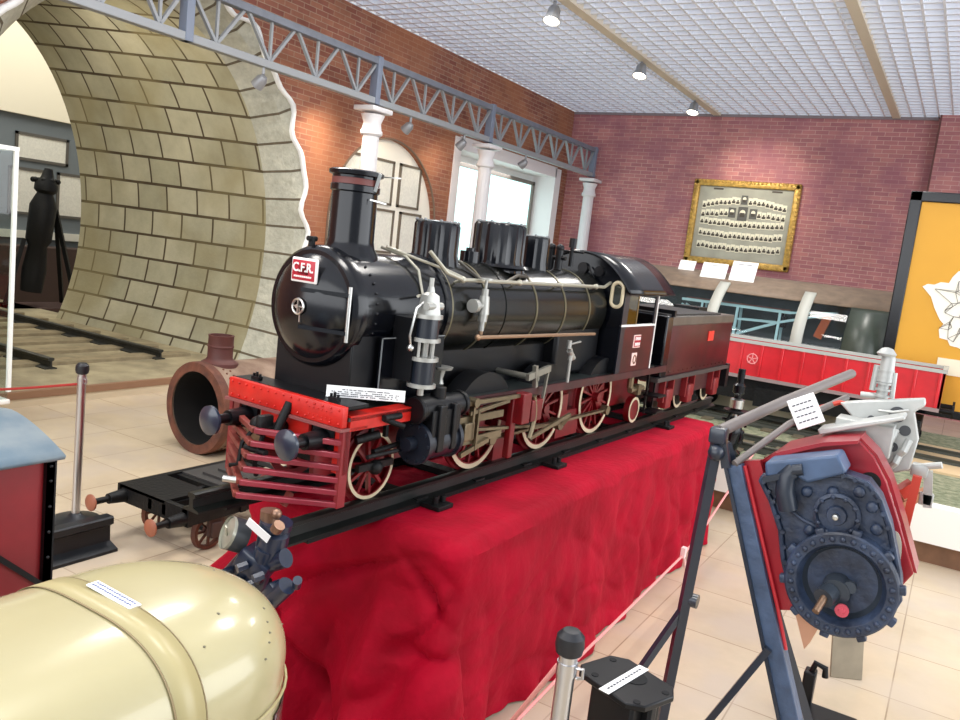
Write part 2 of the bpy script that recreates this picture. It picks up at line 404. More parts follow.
# ------------------------------------------------------------------ truss and columns
TX = -6.77
tgrey = mat('truss_grey_paint', (116, 122, 134), .5, var=.15); tlight = mat('truss_light_grey', (146, 150, 154), .5)
tr = thing('truss_girder', 'long grey steel lattice truss girder running along the brick wall above the columns', 'truss', (TX, 8, 3.57))
def tb(b, y0, z0, y1, z1, w, h): b.bar((0, y0-8, z0-3.57), (0, y1-8, z1-3.57), w, h, up=(1, 0, 0))
b = MB(); b.bx(-.05, .05, -7, 7.1, .42, .50); b.build('top_chord', tgrey, tr, bevel=.008)
b = MB(); b.bx(-.05, .05, -7, 7.1, -.06, .02); b.build('bottom_chord', tlight, tr, bevel=.008)
COLY = (2.9, 5.3, 8.16, 10.98, 15.0)
cb = MB()
for a, c in zip((1.0,)+COLY, COLY):
    n = max(3, round((c-a)/.66)); st = (c-a)/n
    for i in range(n):
        y0 = a+i*st; m_ = y0+st*.5
        tb(cb, y0+.03, 4.0, m_, 3.58, .03, .04); tb(cb, y0+st-.03, 4.0, m_, 3.58, .03, .04); tb(cb, m_, 3.58, m_, 4.0, .028, .028)
cb.build('lattice_web', tlight, tr, smooth=False)
for yy in COLY[1:]:
    MB().bx(-.06, .06, yy-8-.045, yy-8+.045, -.06, .52).build('post', mat('post_bluegrey', (120, 130, 148), .5), tr, bevel=.008)
colm = mat('column_white', (222, 220, 222), .55)
def column():
    t = thing('column', '', 'column', (0, 0, 0))
    MB().lathe([(0, 0), (.16, 0), (.16, .3), (.13, .34), (.12, .4), (.105, 3.15), (0, 3.15)], seg=32, flute=lambda a: -.05*abs(math.sin(a*8))).build('shaft', colm, t)
    MB().lathe([(.115, 3.12), (.14, 3.14), (.14, 3.18), (.125, 3.2), (.112, 3.28), (.15, 3.38), (.0, 3.38)], seg=32).box((0, 0, 3.44), (.32, .4, .06), bev=.012).build('capital', colm, t)
    return t
c0 = column()
for i, (yy, lab) in enumerate(((8.16, 'white fluted column rising behind the black locomotive chimney, in front of the round niche'), (10.98, 'white fluted column at the left edge of the bright doorway'), (15.0, 'white fluted column in the far corner beside the pink brick wall'))):
    o = c0 if i == 0 else copy_tree(c0)
    o.location = (TX, yy, 0); o['label'] = lab; o['group'] = 'columns under the truss'
# little lamps hanging under the truss
lampm = mat('lamp_housing_grey', (150, 152, 156), .4, .4); lampglow = mat('lamp_glow', (255, 244, 220), .3, emit=14)
def truss_lamp():
    t = thing('truss_spotlight', '', 'spotlight')
    MB().cyl((0, 0, 0), (0, 0, -.07), .018).build('stem', lampm, t)
    h = MB().lathe([(0, -.04), (.035, -.04), (.06, .0), (.07, .1), (.055, .1), (.0, .09)], (-.01, 0, -.12), (-.75, 0, -.66), 20).build('lamp_head', lampm, t)
    MB().lathe([(0, 0), (.05, 0)], (-.084, 0, -.186), (-.75, 0, -.66), 20).build('bulb', lampglow, h)
    return t
t0 = truss_lamp()
for i, (yy, lab) in enumerate(((8.95, 'small spotlight under the truss just right of the first column, above the round niche'), (10.3, 'small spotlight under the truss just left of the second column'), (12.25, 'small dark spotlight under the truss above the doorway'), (6.3, 'small spotlight under the truss near the tunnel edge'))):
    o = t0 if i == 0 else copy_tree(t0)
    o.location = (TX, yy, 3.51); o['label'] = lab; o['group'] = 'small spotlights on the truss'
# ceiling spots on the beige strip
def ceiling_spot():
    t = thing('ceiling_spotlight', '', 'spotlight')
    MB().cyl((0, 0, 0), (0, 0, -.1), .025).build('stem', lampm, t)
    h = MB().lathe([(0, -.1), (.07, -.1), (.1, -.05), (.11, .06), (.15, .16), (.14, .16), (.09, .05), (0, .05)], (0, 0, -.18), (0, -.3, -.95), 28).build('lamp_head', lampm, t)
    MB().lathe([(0, 0), (.12, 0)], (0, -.045, -.32), (0, -.3, -.95), 24).build('bulb', lampglow, h)
    return t
s0 = ceiling_spot()
for i, (p, lab) in enumerate((((-4.6, 8.9), 'brightest ceiling spotlight, at the top edge of the picture'), ((-4.5, 11.3), 'middle one of the three ceiling spotlights'), ((-4.5, 13.9), 'farthest ceiling spotlight, nearest the pink brick wall'))):
    o = s0 if i == 0 else copy_tree(s0)
    o.location = (p[0]-.04, p[1]-(.25 if i == 0 else 0), ZC-.005); o.scale = (.72, .72, .72); o['label'] = lab; o['group'] = 'ceiling spotlights on the beige strip'

# ------------------------------------------------------------------ framed prints in the niche and far room
frm = mat('dark_wood_frame', (108, 98, 84), .5); prt = mat('faded_print', (232, 230, 218), .6, var=.12, vscale=30)
def framed(name, label, x, y, z, w, h, group, t=.035, fm=None):
    e = thing(name, label, 'picture', (x, y, z), group=group)
    b = MB(); 
    b.bx(0, .03, -w/2, w/2, h/2-t, h/2); b.bx(0, .03, -w/2, w/2, -h/2, -h/2+t); b.bx(0, .03, -w/2, -w/2+t, -h/2, h/2); b.bx(0, .03, w/2-t, w/2, -h/2, h/2)
    b.build('frame', fm or frm, e, smooth=False)
    MB().bx(.002, .014, -w/2+t, w/2-t, -h/2+t, h/2-t).build('print', prt, e, smooth=False)
    return e
nx = XW-.08
cols = ((8.62, 'left'), (9.32, 'middle'), (10.0, 'right'))
for ci, (yy, cn) in enumerate(cols):
    for ri, (zz, rn) in enumerate(((2.66, 'upper'), (1.96, 'lower'))):
        framed('framed_print', '%s print with thin dark frame in the %s column inside the round niche' % (rn, cn), nx, yy+.1*(zz < 2), zz, .54, .64, 'framed prints in the round niche')
e = thing('wall_notice', 'small white notice on the orange brick wall left of the second column', 'notice', (XW, 11.0-.05, 2.05))
MB().bx(0, .02, -.1, .1, -.18, .18).build('sheet', PAPER, e)
for i, (yy, zz, ww, hh, lab) in enumerate(((7.2, 2.3, .9, 1.0, 'pale framed print leftmost on the far room wall, behind the glass case'), (8.75, 2.75, 1.0, .5, 'wide pale print highest on the far room wall'), (8.5, 1.95, .7, .85, 'pale print left of the other low one on the far room wall'), (9.35, 1.95, .6, .85, 'pale print beside the stone vault edge on the far room wall'))):
    framed('framed_print', lab, -15, yy, zz, ww, hh, 'prints in the far room', .05, mat('far_frame', (90, 86, 80), .6))
mo = MB().bx(0, .06, -3, 3, 0, .14).build('picture_rail_ledge', mat('white_ledge', (230, 228, 214), .6), None); mo.location = (-15, 8, 1.1)
tag(mo, 'white ledge along the far room wall under the prints', 'ledge')

# far machine: black signal mechanism on trestle
fm_ = thing('signal_machine', 'tall black cast-iron machine on a trestle seen through the tunnel opening', 'machine', (-13, 7.6, 0))
b = MB(); b.lathe([(0, .35), (.16, .35), (.18, .7), (.14, 1.1), (.19, 1.2), (.2, 1.75), (.12, 1.95), (.17, 2.0), (.17, 2.1), (.1, 2.2), (.06, 2.35), (0, 2.36)], (0, -.15, 0), (.05, .08, 1), 20)
for k in range(8): b.sph((.02+.18*math.cos(k*.8), .05+.18*math.sin(k*.8), 2.15), .045, seg=8)
b.build('body', BLKD, fm_)
for s_, q in ((-.35, .4), (.35, .25)):
    MB().bar((0, .25, 1.7), (s_, q+.25, 0), .06).build('leg', BLKD, fm_)
MB().bar((0, -.25, 1.2), (-.1, -.5, 0), .06).build('leg', BLKD, fm_)
MB().bx(-.4, .4, -.7, .9, 0, .12).build('base_frame', mat('brown_base_frame', (70, 48, 44), .6), fm_)
cab_ = MB().bx(-.25, .25, -1.6, 1.6, 0, 1.0).build('dark_cabinet', mat('dark_brown_cabinet', (62, 44, 38), .6), None, bevel=.01); cab_.location = (-14.4, 8.4, 0)
tag(cab_, 'low dark brown cabinet against the far room wall', 'cabinet')

# ------------------------------------------------------------------ class photograph on the back wall
gold = mat('gilt_frame', (206, 166, 84), .38, .35, var=.4, vscale=18, bump=.6, bscale=30)
cp = thing('class_photograph', 'large gilt-framed board of many small portraits on the pink brick wall', 'picture', (-3.765, YB, 2.84))
W2, H2 = .96, .775
b = MB()
for sx in (-1, 1): b.box((sx*(W2-.06), -.04, 0), (.12, .08, 2*H2), bev=.03)
for sz in (-1, 1): b.box((0, -.04, sz*(H2-.06)), (2*W2, .08, .12), bev=.03)
for k in range(27):
    for sz in (-1, 1): b.sph((-W2+.03+k*(2*W2-.06)/26, -.07, sz*(H2-.03)), .028, seg=8)
for k in range(21):
    for sx in (-1, 1): b.sph((sx*(W2-.03), -.07, -H2+.03+k*(2*H2-.06)/20), .028, seg=8)
b.build('frame', gold, cp)
MB().bx(-W2+.1, W2-.1, -.02, -.005, -H2+.1, H2-.1).build('mount', mat('olive_grey_mount', (168, 168, 154), .55, var=.2, vscale=3), cp, smooth=False)
pw = MB(); pd = MB(); random.seed(3)
def face(x, z, s=1.0, dark=False):
    pw.box((x, -.023, z), (.074*s, .004, .13*s))
    pd.box((x, -.0265, z-.03*s), (.06*s, .003, .04*s)); pd.lathe([(0, 0), (.017*s, 0)], (x, -.027, z+.005*s), (0, -1, 0), 8)
for r_, (z0, n, curve) in enumerate(((.42, 20, .10), (.2, 18, .05), (.0, 19, -.02), (-.22, 19, -.03), (-.44, 19, -.03))):
    for i in range(n):
        u = (i-(n-1)/2)/((n-1)/2)
        if r_ == 1 and abs(u) < .3: continue
        if r_ == 0 and abs(u) < .08: continue
        face(u*.72, z0-curve*u*u+random.uniform(-.01, .01), 1.0)
cpd = MB()
for x, z, w_, h_ in ((0, .44, .11, .16), (-.19, .2, .13, .18), (0, .19, .17, .25), (.19, .2, .13, .18)):
    cpd.bx(x-w_/2, x+w_/2, -.03, -.02, z-h_/2, z+h_/2); pw.lathe([(0, 0), (w_*.3, 0)], (x, -.032, z+.02), (0, -1, 0), 12); pd.box((x, -.0335, z-.02), (w_*.5, .003, h_*.3))
for x in (-.5, .55): pd.bx(x-.09, x+.09, -.024, -.021, .6, .63)
for q in split_loose(cpd.build('professor_card', mat('card_grey', (88, 88, 84), .7), cp)): pass
pw.build('portraits', mat('sepia_white', (226, 222, 200), .6), cp); pd.build('portrait_figures', mat('sepia_dark', (70, 64, 56), .7), cp)

# ------------------------------------------------------------------ raised display bed at right
dbm = mat('diorama_white', (238, 234, 226), .6); grav = mat('greenish_gravel', (150, 150, 122), .95, rgb2=(104, 112, 84), vscale=18, bump=.6, bscale=60)
bed = thing('display_platform', 'long low white-edged display platform with gravel tracks along the back of the hall', 'platform', (0, 0, 0))
MB().bx(-4.6, 2.5, 6.62, 10.4, 0, .2).build('plinth_base', mat('brown_wood_base', (128, 92, 66), .5, var=.3), bed)
MB().bx(-4.65, 2.55, 6.55, 6.62, .16, .43).bx(-4.65, 2.55, 6.62, 6.7, .38, .43).build('fascia', dbm, bed)
MB().bx(-4.6, 2.5, 6.7, 10.4, .2, .405).build('gravel_top', grav, bed)
MB().bx(-.75, 2.5, 8.0, 9.4, .4, .425).build('sand_board', mat('sand_board', (206, 180, 140), .8), bed)
MB().bx(-4.6, -.8, 9.06, 9.12, .4, .66).build('cream_board', mat('cream_board', (226, 214, 180), .7), bed)
rl = mat('small_rail_dark', (70, 72, 64), .5, .4)
for yy, lab in ((7.2, 'nearest gravel rail on the display platform'), (7.62, 'second gravel rail on the display platform, behind the nearest one'), (8.45, 'front rail under the red open wagon'), (8.95, 'rear rail under the red open wagon')):
    o = rail_mb((-4.4, yy, 0), (.6 if yy > 8 else -.5, yy, 0), .07, .07, .035).build('rail', rl); o.location = (0, 0, .405)
    tag(o, lab, 'rail', 'rails on the display platform')
# stuffed sleepers of the bed tracks
slp = mat('small_sleeper', (110, 100, 78), .9, var=.3)
first = None; k = 0
for (y0, y1, nn) in ((7.05, 7.8, 'near'), (8.3, 9.02, 'far')):
    x = -4.2
    while x < -.6:
        if first is None: o = first = MB().bx(-.05, .05, -.38, .38, 0, .03).build('sleeper', slp)
        else: o = first.copy(); C.objects.link(o)
        o.location = (x, (y0+y1)/2, .39); tag(o, 'small timber sleeper of the %s gravel track on the display platform' % nn, 'sleeper', 'small sleepers of the %s display track' % nn); x += .3

# showcase: barrel-vaulted glass case with crane
dg = mat('dark_green_board', (66, 84, 86), .5, var=.2, vscale=2); bw = mat('brown_case_wood', (132, 112, 92), .55, var=.3); rib = mat('grey_rib', (176, 176, 166), .5)
sc_ = thing('barrel_showcase', 'long dark barrel-topped glass showcase with grey ribs behind the red wagon', 'showcase', (0, 9.15, 0))
MB().bx(-4.2, -.66, 0, 1.1, .405, 1.2).build('case_base', mat('case_base_dark', (46, 50, 48), .6), sc_)
def vp(t, k=1.0): a = t*PI/2; return (1.05-1.05*math.cos(a)*k, 1.2+.72*math.sin(a)*k)
MB().bx(-4.2, -.66, 1.0, 1.1, 1.2, 1.92).build('back_board', dg, sc_, smooth=False)
b = MB(); b.grid([[(x, *vp(.50+.5*t/10)) for t in range(11)] for x in (-4.2, -.66)]); b.build('top_hood', bw, sc_, solid=.015)
gp = MB(); gp.grid([[(x, *vp(.50*t/10)) for t in range(11)] for x in (-4.2, -1.06)]); gp.build('glass_hood', glassmat('case_glass', (232, 240, 238), .04), sc_, recalc=False)
gp = MB(); gp.grid([[(x, *vp(.50*t/10)) for t in range(11)] for x in (-1.05, -.67)]); gp.build('dark_hood_panel', mat('dark_case_panel', (62, 70, 60), .35, var=.3), sc_, solid=.01)
for x in (-3.75, -2.45, -1.5):
    b = MB(); b.grid([[(x+dx, *vp(.62*t/16, 1.02)) for t in range(17)] for dx in (-.06, .06)]); b.build('rib', rib, sc_, solid=.03)
for x in (-4.22, -.66):
    b = MB(); b.prism([(x, 1.1, 1.2), (x, 0, 1.2)]+[(x, *vp(t/12)) for t in range(1, 13)]+[(x, 1.1, 1.92)], (.03, 0, 0)); b.build('end_panel', mat('dark_brown_end', (54, 38, 32), .5), sc_, smooth=False)
MB().bx(-4.2, -.66, -.06, .0, 1.19, 1.25).build('sill', rib, sc_)

# pale blue crane inside the case
blue = mat('pale_blue_paint', (200, 236, 244), .5); orange = mat('orange_paint', (236, 112, 50), .5)
cr = thing('model_crane', 'pale blue lattice gantry crane model with an orange grab inside the showcase', 'crane', (-2, 9.75, 1.2))
def seg(b, p, q, w=.022):
    b.bar((p[0]+2, p[2], p[1]-1.2), (q[0]+2, q[2], q[1]-1.2), w, w)
b = MB()
for dy in (-.09, .09):
    seg(b, (-2.95, 1.56, dy), (-1.68, 1.56, dy), .03); seg(b, (-2.95, 1.5, dy), (-2.7, 1.38, dy)); seg(b, (-2.7, 1.38, dy), (-2.28, 1.28, dy)); seg(b, (-2.7, 1.38, dy), (-2.7, 1.56, dy)); 
    seg(b, (-2.28, 1.41, dy), (-1.82, 1.43, dy)); seg(b, (-2.25, 1.24, dy), (-1.82, 1.43, dy), .028)
    seg(b, (-1.82, 1.43, dy), (-1.22, 1.62, dy), .028); seg(b, (-1.7, 1.56, dy), (-1.22, 1.62, dy))
for x in (-2.9, -2.7, -2.5, -2.28, -2.05, -1.82): seg(b, (x, 1.56, -.09), (x, 1.56, .09), .018)
b.build('boom', blue, cr)
for x in (-2.28, -1.8):
    for dy in (-.12, .12):
        b = MB(); seg(b, (x, 1.56, dy*.75), (x, 1.2, dy), .028); b.build('leg', blue, cr)
b = MB(); b.bar((-2.9+2, 0, .385), (-1.7+2, 0, .385), .16, .012); b.build('walkway', mat('rusty_walkway', (140, 96, 88), .7), cr)
b = MB(); b.box((-1.33+2, 0, .39), (.1, .08, .05)); b.bar((-1.30+2, 0, .38), (-1.38+2, 0, .12), .05, .09); b.build('grab', orange, cr)
MB().bx(-1.84+2, -1.74+2, -.05, .05, .18, .3).cyl((-1.79+2, 0, .28), (-1.79+2, 0, .38), .02).build('winch', BLKD, cr)
# cards on the showcase
def card(name, lab, p, w, h, rx, rz=0, lines=0, group=None, ry=0):
    e = thing(name, lab, 'card', p, (rx, ry, rz), group)
    MB().bx(-w/2, w/2, -.004, .004, 0, h).build('sheet', PAPER, e, smooth=False)
    if lines:
        b = MB(); z = h*.86
        for i in range(lines):
            l = w*(.8 if i % 3 else .55); b.bx(-l/2, l/2, -.006, -.004, z-h*.025, z); z -= h*.8/lines
        b.build('printed_lines', INK, e, smooth=False)
    return e
card('caption_card', 'small white caption card leftmost on top of the showcase', (-3.05, 9.95, 1.9), .2, .14, -.5, 0, 1, 'caption cards on the showcase')
card('caption_card', 'middle white caption card on top of the showcase, under the gilt frame', (-2.65, 9.72, 1.84), .3, .21, -.5, 0, 1, 'caption cards on the showcase')
card('caption_card', 'largest white caption card on the showcase, right of the middle one', (-2.31, 9.72, 1.84), .29, .27, -.5, 0, 1, 'caption cards on the showcase')

# ------------------------------------------------------------------ yellow railway map
ym = mat('amber_map_board', (216, 158, 44), .5, var=.06, vscale=1.5)
mp_ = thing('railway_map_board', 'big amber board with a white country map of railway lines in a black frame', 'map board', (0, 9.1, 0))
b = MB(); z0, z1, xa, xb = .76, 2.93, -.66, 1.5
b.bx(xa, xa+.11, 0, .06, z0, z1); b.bx(xb-.11, xb, 0, .06, z0, z1); b.bx(xa, xb, 0, .06, z1-.1, z1); b.bx(xa, xb, 0, .06, z0, z0+.08); b.build('frame', BLK, mp_, bevel=.01)
MB().bx(xa+.1, xb-.1, .02, .05, z0+.07, z1-.09).build('board', ym, mp_, smooth=False)
for x in (xa+.05, xb-.05): MB().bx(x-.03, x+.03, .0, .06, .42, z0).build('leg', BLK, mp_)
out = [(-.41, 2.01), (-.37, 2.04), (-.31, 2.04), (-.26, 2.07), (-.19, 2.07), (-.17, 2.13), (-.13, 2.19), (0, 2.24), (.2, 2.26), (.38, 2.3), (.5, 2.24), (.62, 2.1), (.66, 1.95), (.72, 1.8), (.84, 1.74), (.86, 1.62), (.74, 1.5), (.7, 1.38), (.5, 1.34), (.3, 1.32), (.1, 1.42), (-.01, 1.46), (-.08, 1.47), (-.11, 1.52), (-.18, 1.53), (-.2, 1.61), (-.17, 1.67), (-.21, 1.71), (-.27, 1.81), (-.32, 1.92)]
MB().prism([(x, .012, z) for x, z in out], (0, .01, 0)).build('country_outline', mat('map_white', (240, 236, 222), .6), mp_, smooth=False)
b = MB(); random.seed(11)
nodes = [(random.uniform(-.2, .7), random.uniform(1.5, 2.1)) for _ in range(60)]+[(-.3, 2.0), (-.1, 2.0), (-.05, 1.75), (-.18, 1.8), (.0, 1.9), (-.02, 1.6), (-.12, 1.62), (.03, 2.1)]
for i, n_ in enumerate(nodes):
    ds = sorted(nodes, key=lambda q: (q[0]-n_[0])**2+(q[1]-n_[1])**2)[1:4]
    for q in ds: b.bar((n_[0], .011, n_[1]), (q[0], .011, q[1]), .006, .004)
b.build('railway_lines', mat('map_lines', (110, 104, 92), .7), mp_, smooth=False)
MB().bx(-.16, .12, .01, .018, 1.18, 1.34).build('legend_plate', mat('legend_white', (232, 226, 200), .6), mp_, smooth=False)

# ------------------------------------------------------------------ red open wagon model
wr = mat('bright_red_wagon', (214, 28, 40), .32, var=.15, coat=.4); wg = mat('wagon_grey_rim', (176, 178, 172), .5)
wgn = thing('open_wagon_model', 'bright red high-sided open wagon model with grey rim on the display track', 'model wagon', (-1.3, 8.7, .475))
X0, X1, Y0, Y1 = -1.6, 1.24, -.3, .3
MB().bx(X0, X1, Y0, Y0+.02, .44, .77).bx(X0, X1, Y1-.02, Y1, .44, .77).bx(X0, X0+.02, Y0, Y1, .44, .77).bx(X1-.02, X1, Y0, Y1, .44, .77).build('body', wr, wgn)
MB().bx(X0-.01, X1+.01, Y0-.015, Y0+.035, .77, .80).bx(X0-.01, X1+.01, Y1-.035, Y1+.015, .77, .80).bx(X1-.03, X1+.01, Y0, Y1, .77, .80).bx(X0-.01, X0+.03, Y0, Y1, .77, .80).bx(X0+.02, X1-.02, Y0+.02, Y1-.02, .68, .7).build('top_rim', wg, wgn)
for k in range(15):
    x = X0+.04+k*(X1-X0-.08)/14
    MB().bx(x-.012, x+.012, Y0-.02, Y0+.001, .45, .77).build('side_stake', wr, wgn, bevel=.004)
MB().bx(X0, X1, Y0-.01, Y1+.01, .41, .445).build('sole_bar', mat('wagon_grey_sill', (150, 130, 128), .5), wgn)
b = MB(); b.bx(-.95, .7, -.2, .2, .18, .4); b.bx(-.4, .1, -.24, -.2, .14, .34); b.build('underframe', BLKD, wgn)
for cx in (-1.15, .85):
    e_ = MB(); e_.bx(cx-.27, cx+.27, -.26, .26, .16, .3); e_.bx(cx-.03, cx+.03, -.28, .28, .1, .36); bg = e_.build('bogie', BLKD, wgn, bevel=.01)
    for dx in (-.17, .17):
        for sy in (-1, 1):
            MB().cyl((cx+dx, sy*.2, .11), (cx+dx, sy*.25, .11), .11).cyl((cx+dx, sy*.25, .11), (cx+dx, sy*.29, .11), .03).build('wheel', BLKD, bg)
for sx in (1,):
    for sy in (-1, 1): MB().cyl((X1, sy*.2, .42), (X1+.1, sy*.2, .42), .025).cyl((X1+.1, sy*.2, .42), (X1+.12, sy*.2, .42), .06).build('buffer', BLKD, wgn)
b = MB(); b.tube([(-.46+.05*math.cos(k*PI/8), Y0-.004, .62+.05*math.sin(k*PI/8)) for k in range(16)], .006, 6, closed=True)
for k in range(5): b.bar((-.46, Y0-.004, .62), (-.46+.06*math.cos(k*1.257+.3), Y0-.004, .62+.06*math.sin(k*1.257+.3)), .01, .004, up=(0, 1, 0))
b.build('emblem', mat('pale_red_marking', (236, 150, 150), .5), wgn)

# ------------------------------------------------------------------ draped plinth
velvet = mat('red_velvet', (168, 2, 36), .7, rgb2=(140, 1, 26), vscale=5, bump=.3, bscale=30, sheen=.25, spec=.12)
PX0, PX1, PY0, PY1, PZ = -2.42, -1.35, 2.3, 5.75, .86
cl = thing('draped_plinth', 'long display plinth draped in crumpled red velvet under the black locomotive', 'draped plinth', ((PX0+PX1)/2, (PY0+PY1)/2, 0))
def perim(n_):
    r = .08; pts = []
    segs = [((PX0+r, PY0), (PX1-r, PY0)), None, ((PX1, PY0+r), (PX1, PY1-r)), None, ((PX1-r, PY1), (PX0+r, PY1)), None, ((PX0, PY1-r), (PX0, PY0+r)), None]
    cs = [(PX1-r, PY0+r, -PI/2), (PX1-r, PY1-r, 0), (PX0+r, PY1-r, PI/2), (PX0+r, PY0+r, PI)]
    ci = 0
    for sgm in segs:
        if sgm:
            (a, b_), (c, d) = sgm; L = math.hypot(c-a, d-b_); k = max(2, int(L/.018)); nrm = ((d-b_)/L, -(c-a)/L)
            for i in range(k): pts.append((a+(c-a)*i/k, b_+(d-b_)*i/k, nrm[0], nrm[1]))
        else:
            cx, cy, a0_ = cs[ci]; ci += 1
            for i in range(12):
                a = a0_+PI/2*i/12; pts.append((cx+r*math.cos(a), cy+r*math.sin(a), math.cos(a), math.sin(a)))
    return pts
pm = perim(0); Nn = len(pm); ox, oy = cl.location.x, cl.location.y
from mathutils import noise as NZ
def fold(x, y, nx_, ny_, t):
    s = x*ny_*-1+y*nx_ if abs(nx_) > abs(ny_) else x
    front = max(0, -ny_)
    sl = 1.0
    n1 = NZ.noise(Vector((x*3.1+7, y*3.1, t*.9)));  n2 = NZ.noise(Vector((x*8, y*8+3, t*1.6)))
    amp = .012+.05*t+.15*front*t
    rid = (abs(NZ.noise(Vector((x*5+2, y*5, t*2.4))))-.2)
    d = amp*(n1*1.1+n2*.5+rid*.9)
    zz_ = 1-t
    c1 = max(0, 1-abs(NZ.noise(Vector((x*2.6+zz_*2.2, y*2.0, zz_*1.2+4))))*7)
    c2 = max(0, 1-abs(NZ.noise(Vector((x*2.2-zz_*2.8+9, y*1.7+2, zz_*1.6))))*7)
    ed = min(1, t*5)
    d -= ed*(c1*.045+c2*.04)*(.22+front*.9)
    d += front*.05*ed*NZ.noise(Vector((x*3.5+zz_*1.5, 3, zz_*3)))
    d += .03*t + front*.26*t**1.4 + (.12*t**2 if nx_ < -.3 else 0)
    return d
rows = []
for t in (0, .3, .6, .8): 
    a = t*PI/2; rows.append([(x-ox-nx_*.06*(1-math.sin(a)), y-oy-ny_*.06*(1-math.sin(a)), PZ-.06+.06*math.cos(a)) for x, y, nx_, ny_ in pm])
for k in range(0, 71):
    t = k/70
    row = []
    for x, y, nx_, ny_ in pm:
        d = fold(x, y, nx_, ny_, t); zz = (PZ-.06)*(1-t)+.008
        tk = NZ.noise(Vector((x*4, y*4, t*6+5)))*.02*t
        row.append((x-ox+nx_*d+tk*ny_, y-oy+ny_*d-tk*nx_, zz))
    rows.append(row)
b = MB(); V = b.grid(rows, closed_u=True)
b.bm.faces.new(V[0])
bmesh.ops.recalc_face_normals(b.bm, faces=b.bm.faces)
b.build('velvet_drape', velvet, cl)
MB().bx(PX0+.07-ox, PX1-.07-ox, PY0+.07-oy, PY1-.07-oy, 0, PZ-.08).build('plinth_core', mat('plinth_wood', (120, 90, 60), .8), cl)

# ------------------------------------------------------------------ locomotive frame of reference
TH = -math.radians(2.2); LO = Vector((-1.964, 2.26, .94))
# track under the model (local frame: x lateral, y along, z up, 0 = rail top)
tk = thing('plinth_track', 'black track panel with heavy rails under the model locomotive', 'track', LO, (0, 0, TH))
for sx in (-1, 1):
    rail_mb((sx*.205, -.42, -.068), (sx*.205, 4.12, -.068), .068, .085, .04).build('rail', mat('plinth_rail_black', (34, 38, 36), .35, .5, var=.4), tk)
for sx in (-1, 1): MB().bx(sx*.205-.045, sx*.205+.045, -.3, 3.4, -.078, -.066).build('base_strip', BLKD, tk)
for k in range(9):
    y = .3+.42*k
    MB().bx(-.24, .24, y, y+.07, -.078, -.05).build('cross_tie', BLKD, tk)
for y in (.36, 1.35, 2.9):
    MB().bx(.25, .34, y-.05, y+.05, -.078, -.06).cyl((.3, y-.02, -.06), (.3, y-.02, -.03), .012).cyl((.3, y+.03, -.06), (.3, y+.03, -.035), .012).build('rail_clamp', BLKD, tk, bevel=.002)

loco = thing('steam_locomotive', 'large black and crimson model steam locomotive on the red velvet plinth', 'model locomotive', LO, (0, 0, TH))
WZ, BR = .685, .205
# smokebox
b = MB(); b.lathe([(0, 0), (.2, .0), (.212, .012), (.218, .03), (.218, .06), (.205, .065), (.205, .56)], (0, -.13, WZ), (0, 1, 0), 56)
for k in range(36):
    a = k*PI/18
    b.sph((.207*math.cos(a), -.01+.0, WZ+.207*math.sin(a)), .005, seg=6)
b.build('smokebox', BLK, loco)
# door
dr_ = MB(); dr_.lathe([(0, -.055), (.04, -.054), (.09, -.045), (.14, -.028), (.175, -.008), (.185, .002), (.185, .012), (.176, .014)], (0, -.132, WZ), (0, 1, 0), 48)
door_ = dr_.build('smokebox_door', BLK, loco)
for dz in (.06, -.07): MB().box((.1, -.165, WZ+dz), (.19, .008, .014), rot=(0, 0, .24)).build('hinge_strap', BLK, door_)
MB().cyl((.19, -.14, WZ+.09), (.19, -.14, WZ-.1), .007).build('hinge_pin', STEEL, door_)
h = MB(); hp = [(.026*math.cos(a*PI/12), -.215, WZ+.026*math.sin(a*PI/12)) for a in range(24)]
h.tube(hp, .0042, 8, closed=True); h.cyl((0, -.18, WZ), (0, -.222, WZ), .007); h.bar((-.026, -.215, WZ), (.026, -.215, WZ), .005); h.bar((0, -.215, WZ-.026), (0, -.215, WZ+.026), .005)
h.bar((0, -.205, WZ), (.004, -.205, WZ-.055), .006)
hw = h.build('handwheel', STEEL, door_); hw.location = (.005, .02, 0)
# CFR plate
_PMx = Matrix.Translation((-.02, -.18, WZ+.125))
pl = MB().box((.005, -.176, WZ+.125), (.122, .01, .085), bev=.004).build('number_plate', mat('plate_white', (236, 232, 228), .5), door_)
MB().box((.005, -.183, WZ+.125), (.106, .004, .069), bev=.001).build('plate_field', PLRED, door_)
text('plate_letters', 'C.F.R.', .043, Matrix.Translation((.005, -.186, WZ+.133)) @ FACE_F, mat('plate_white', (0, 0, 0)), door_, .0012, .95)
b = MB()
for k in range(9): b.bx(-.035+k*.0095, -.035+k*.0095+.006, -.188, -.185, WZ+.1, WZ+.106)
b.build('plate_small_line', mat('plate_white', (0, 0, 0)), door_)
MB().box((.005, -.17, WZ+.125), (.05, .03, .03)).build('plate_bracket', BLK, door_)
# smokebox saddle / front box, plus added dark block filling the gap under the boiler
MB().bx(-.11, .11, .4, 1.95, .34, .56).bx(-.187, .187, -.1, .44, .37, WZ-.06).build('saddle_and_fill', mat('black_satin_paint', (0, 0, 0)), loco, bevel=.006)
MB().bx(.205, .215, .02, .4, .37, .6).build('side_plate', BLK, loco)
MB().bx(.213, .218, .02, .024, .37, .6).bx(.213, .218, .02, .4, .596, .6).build('side_plate_edge', mat('grey_edge_line', (120, 124, 126), .5), loco)
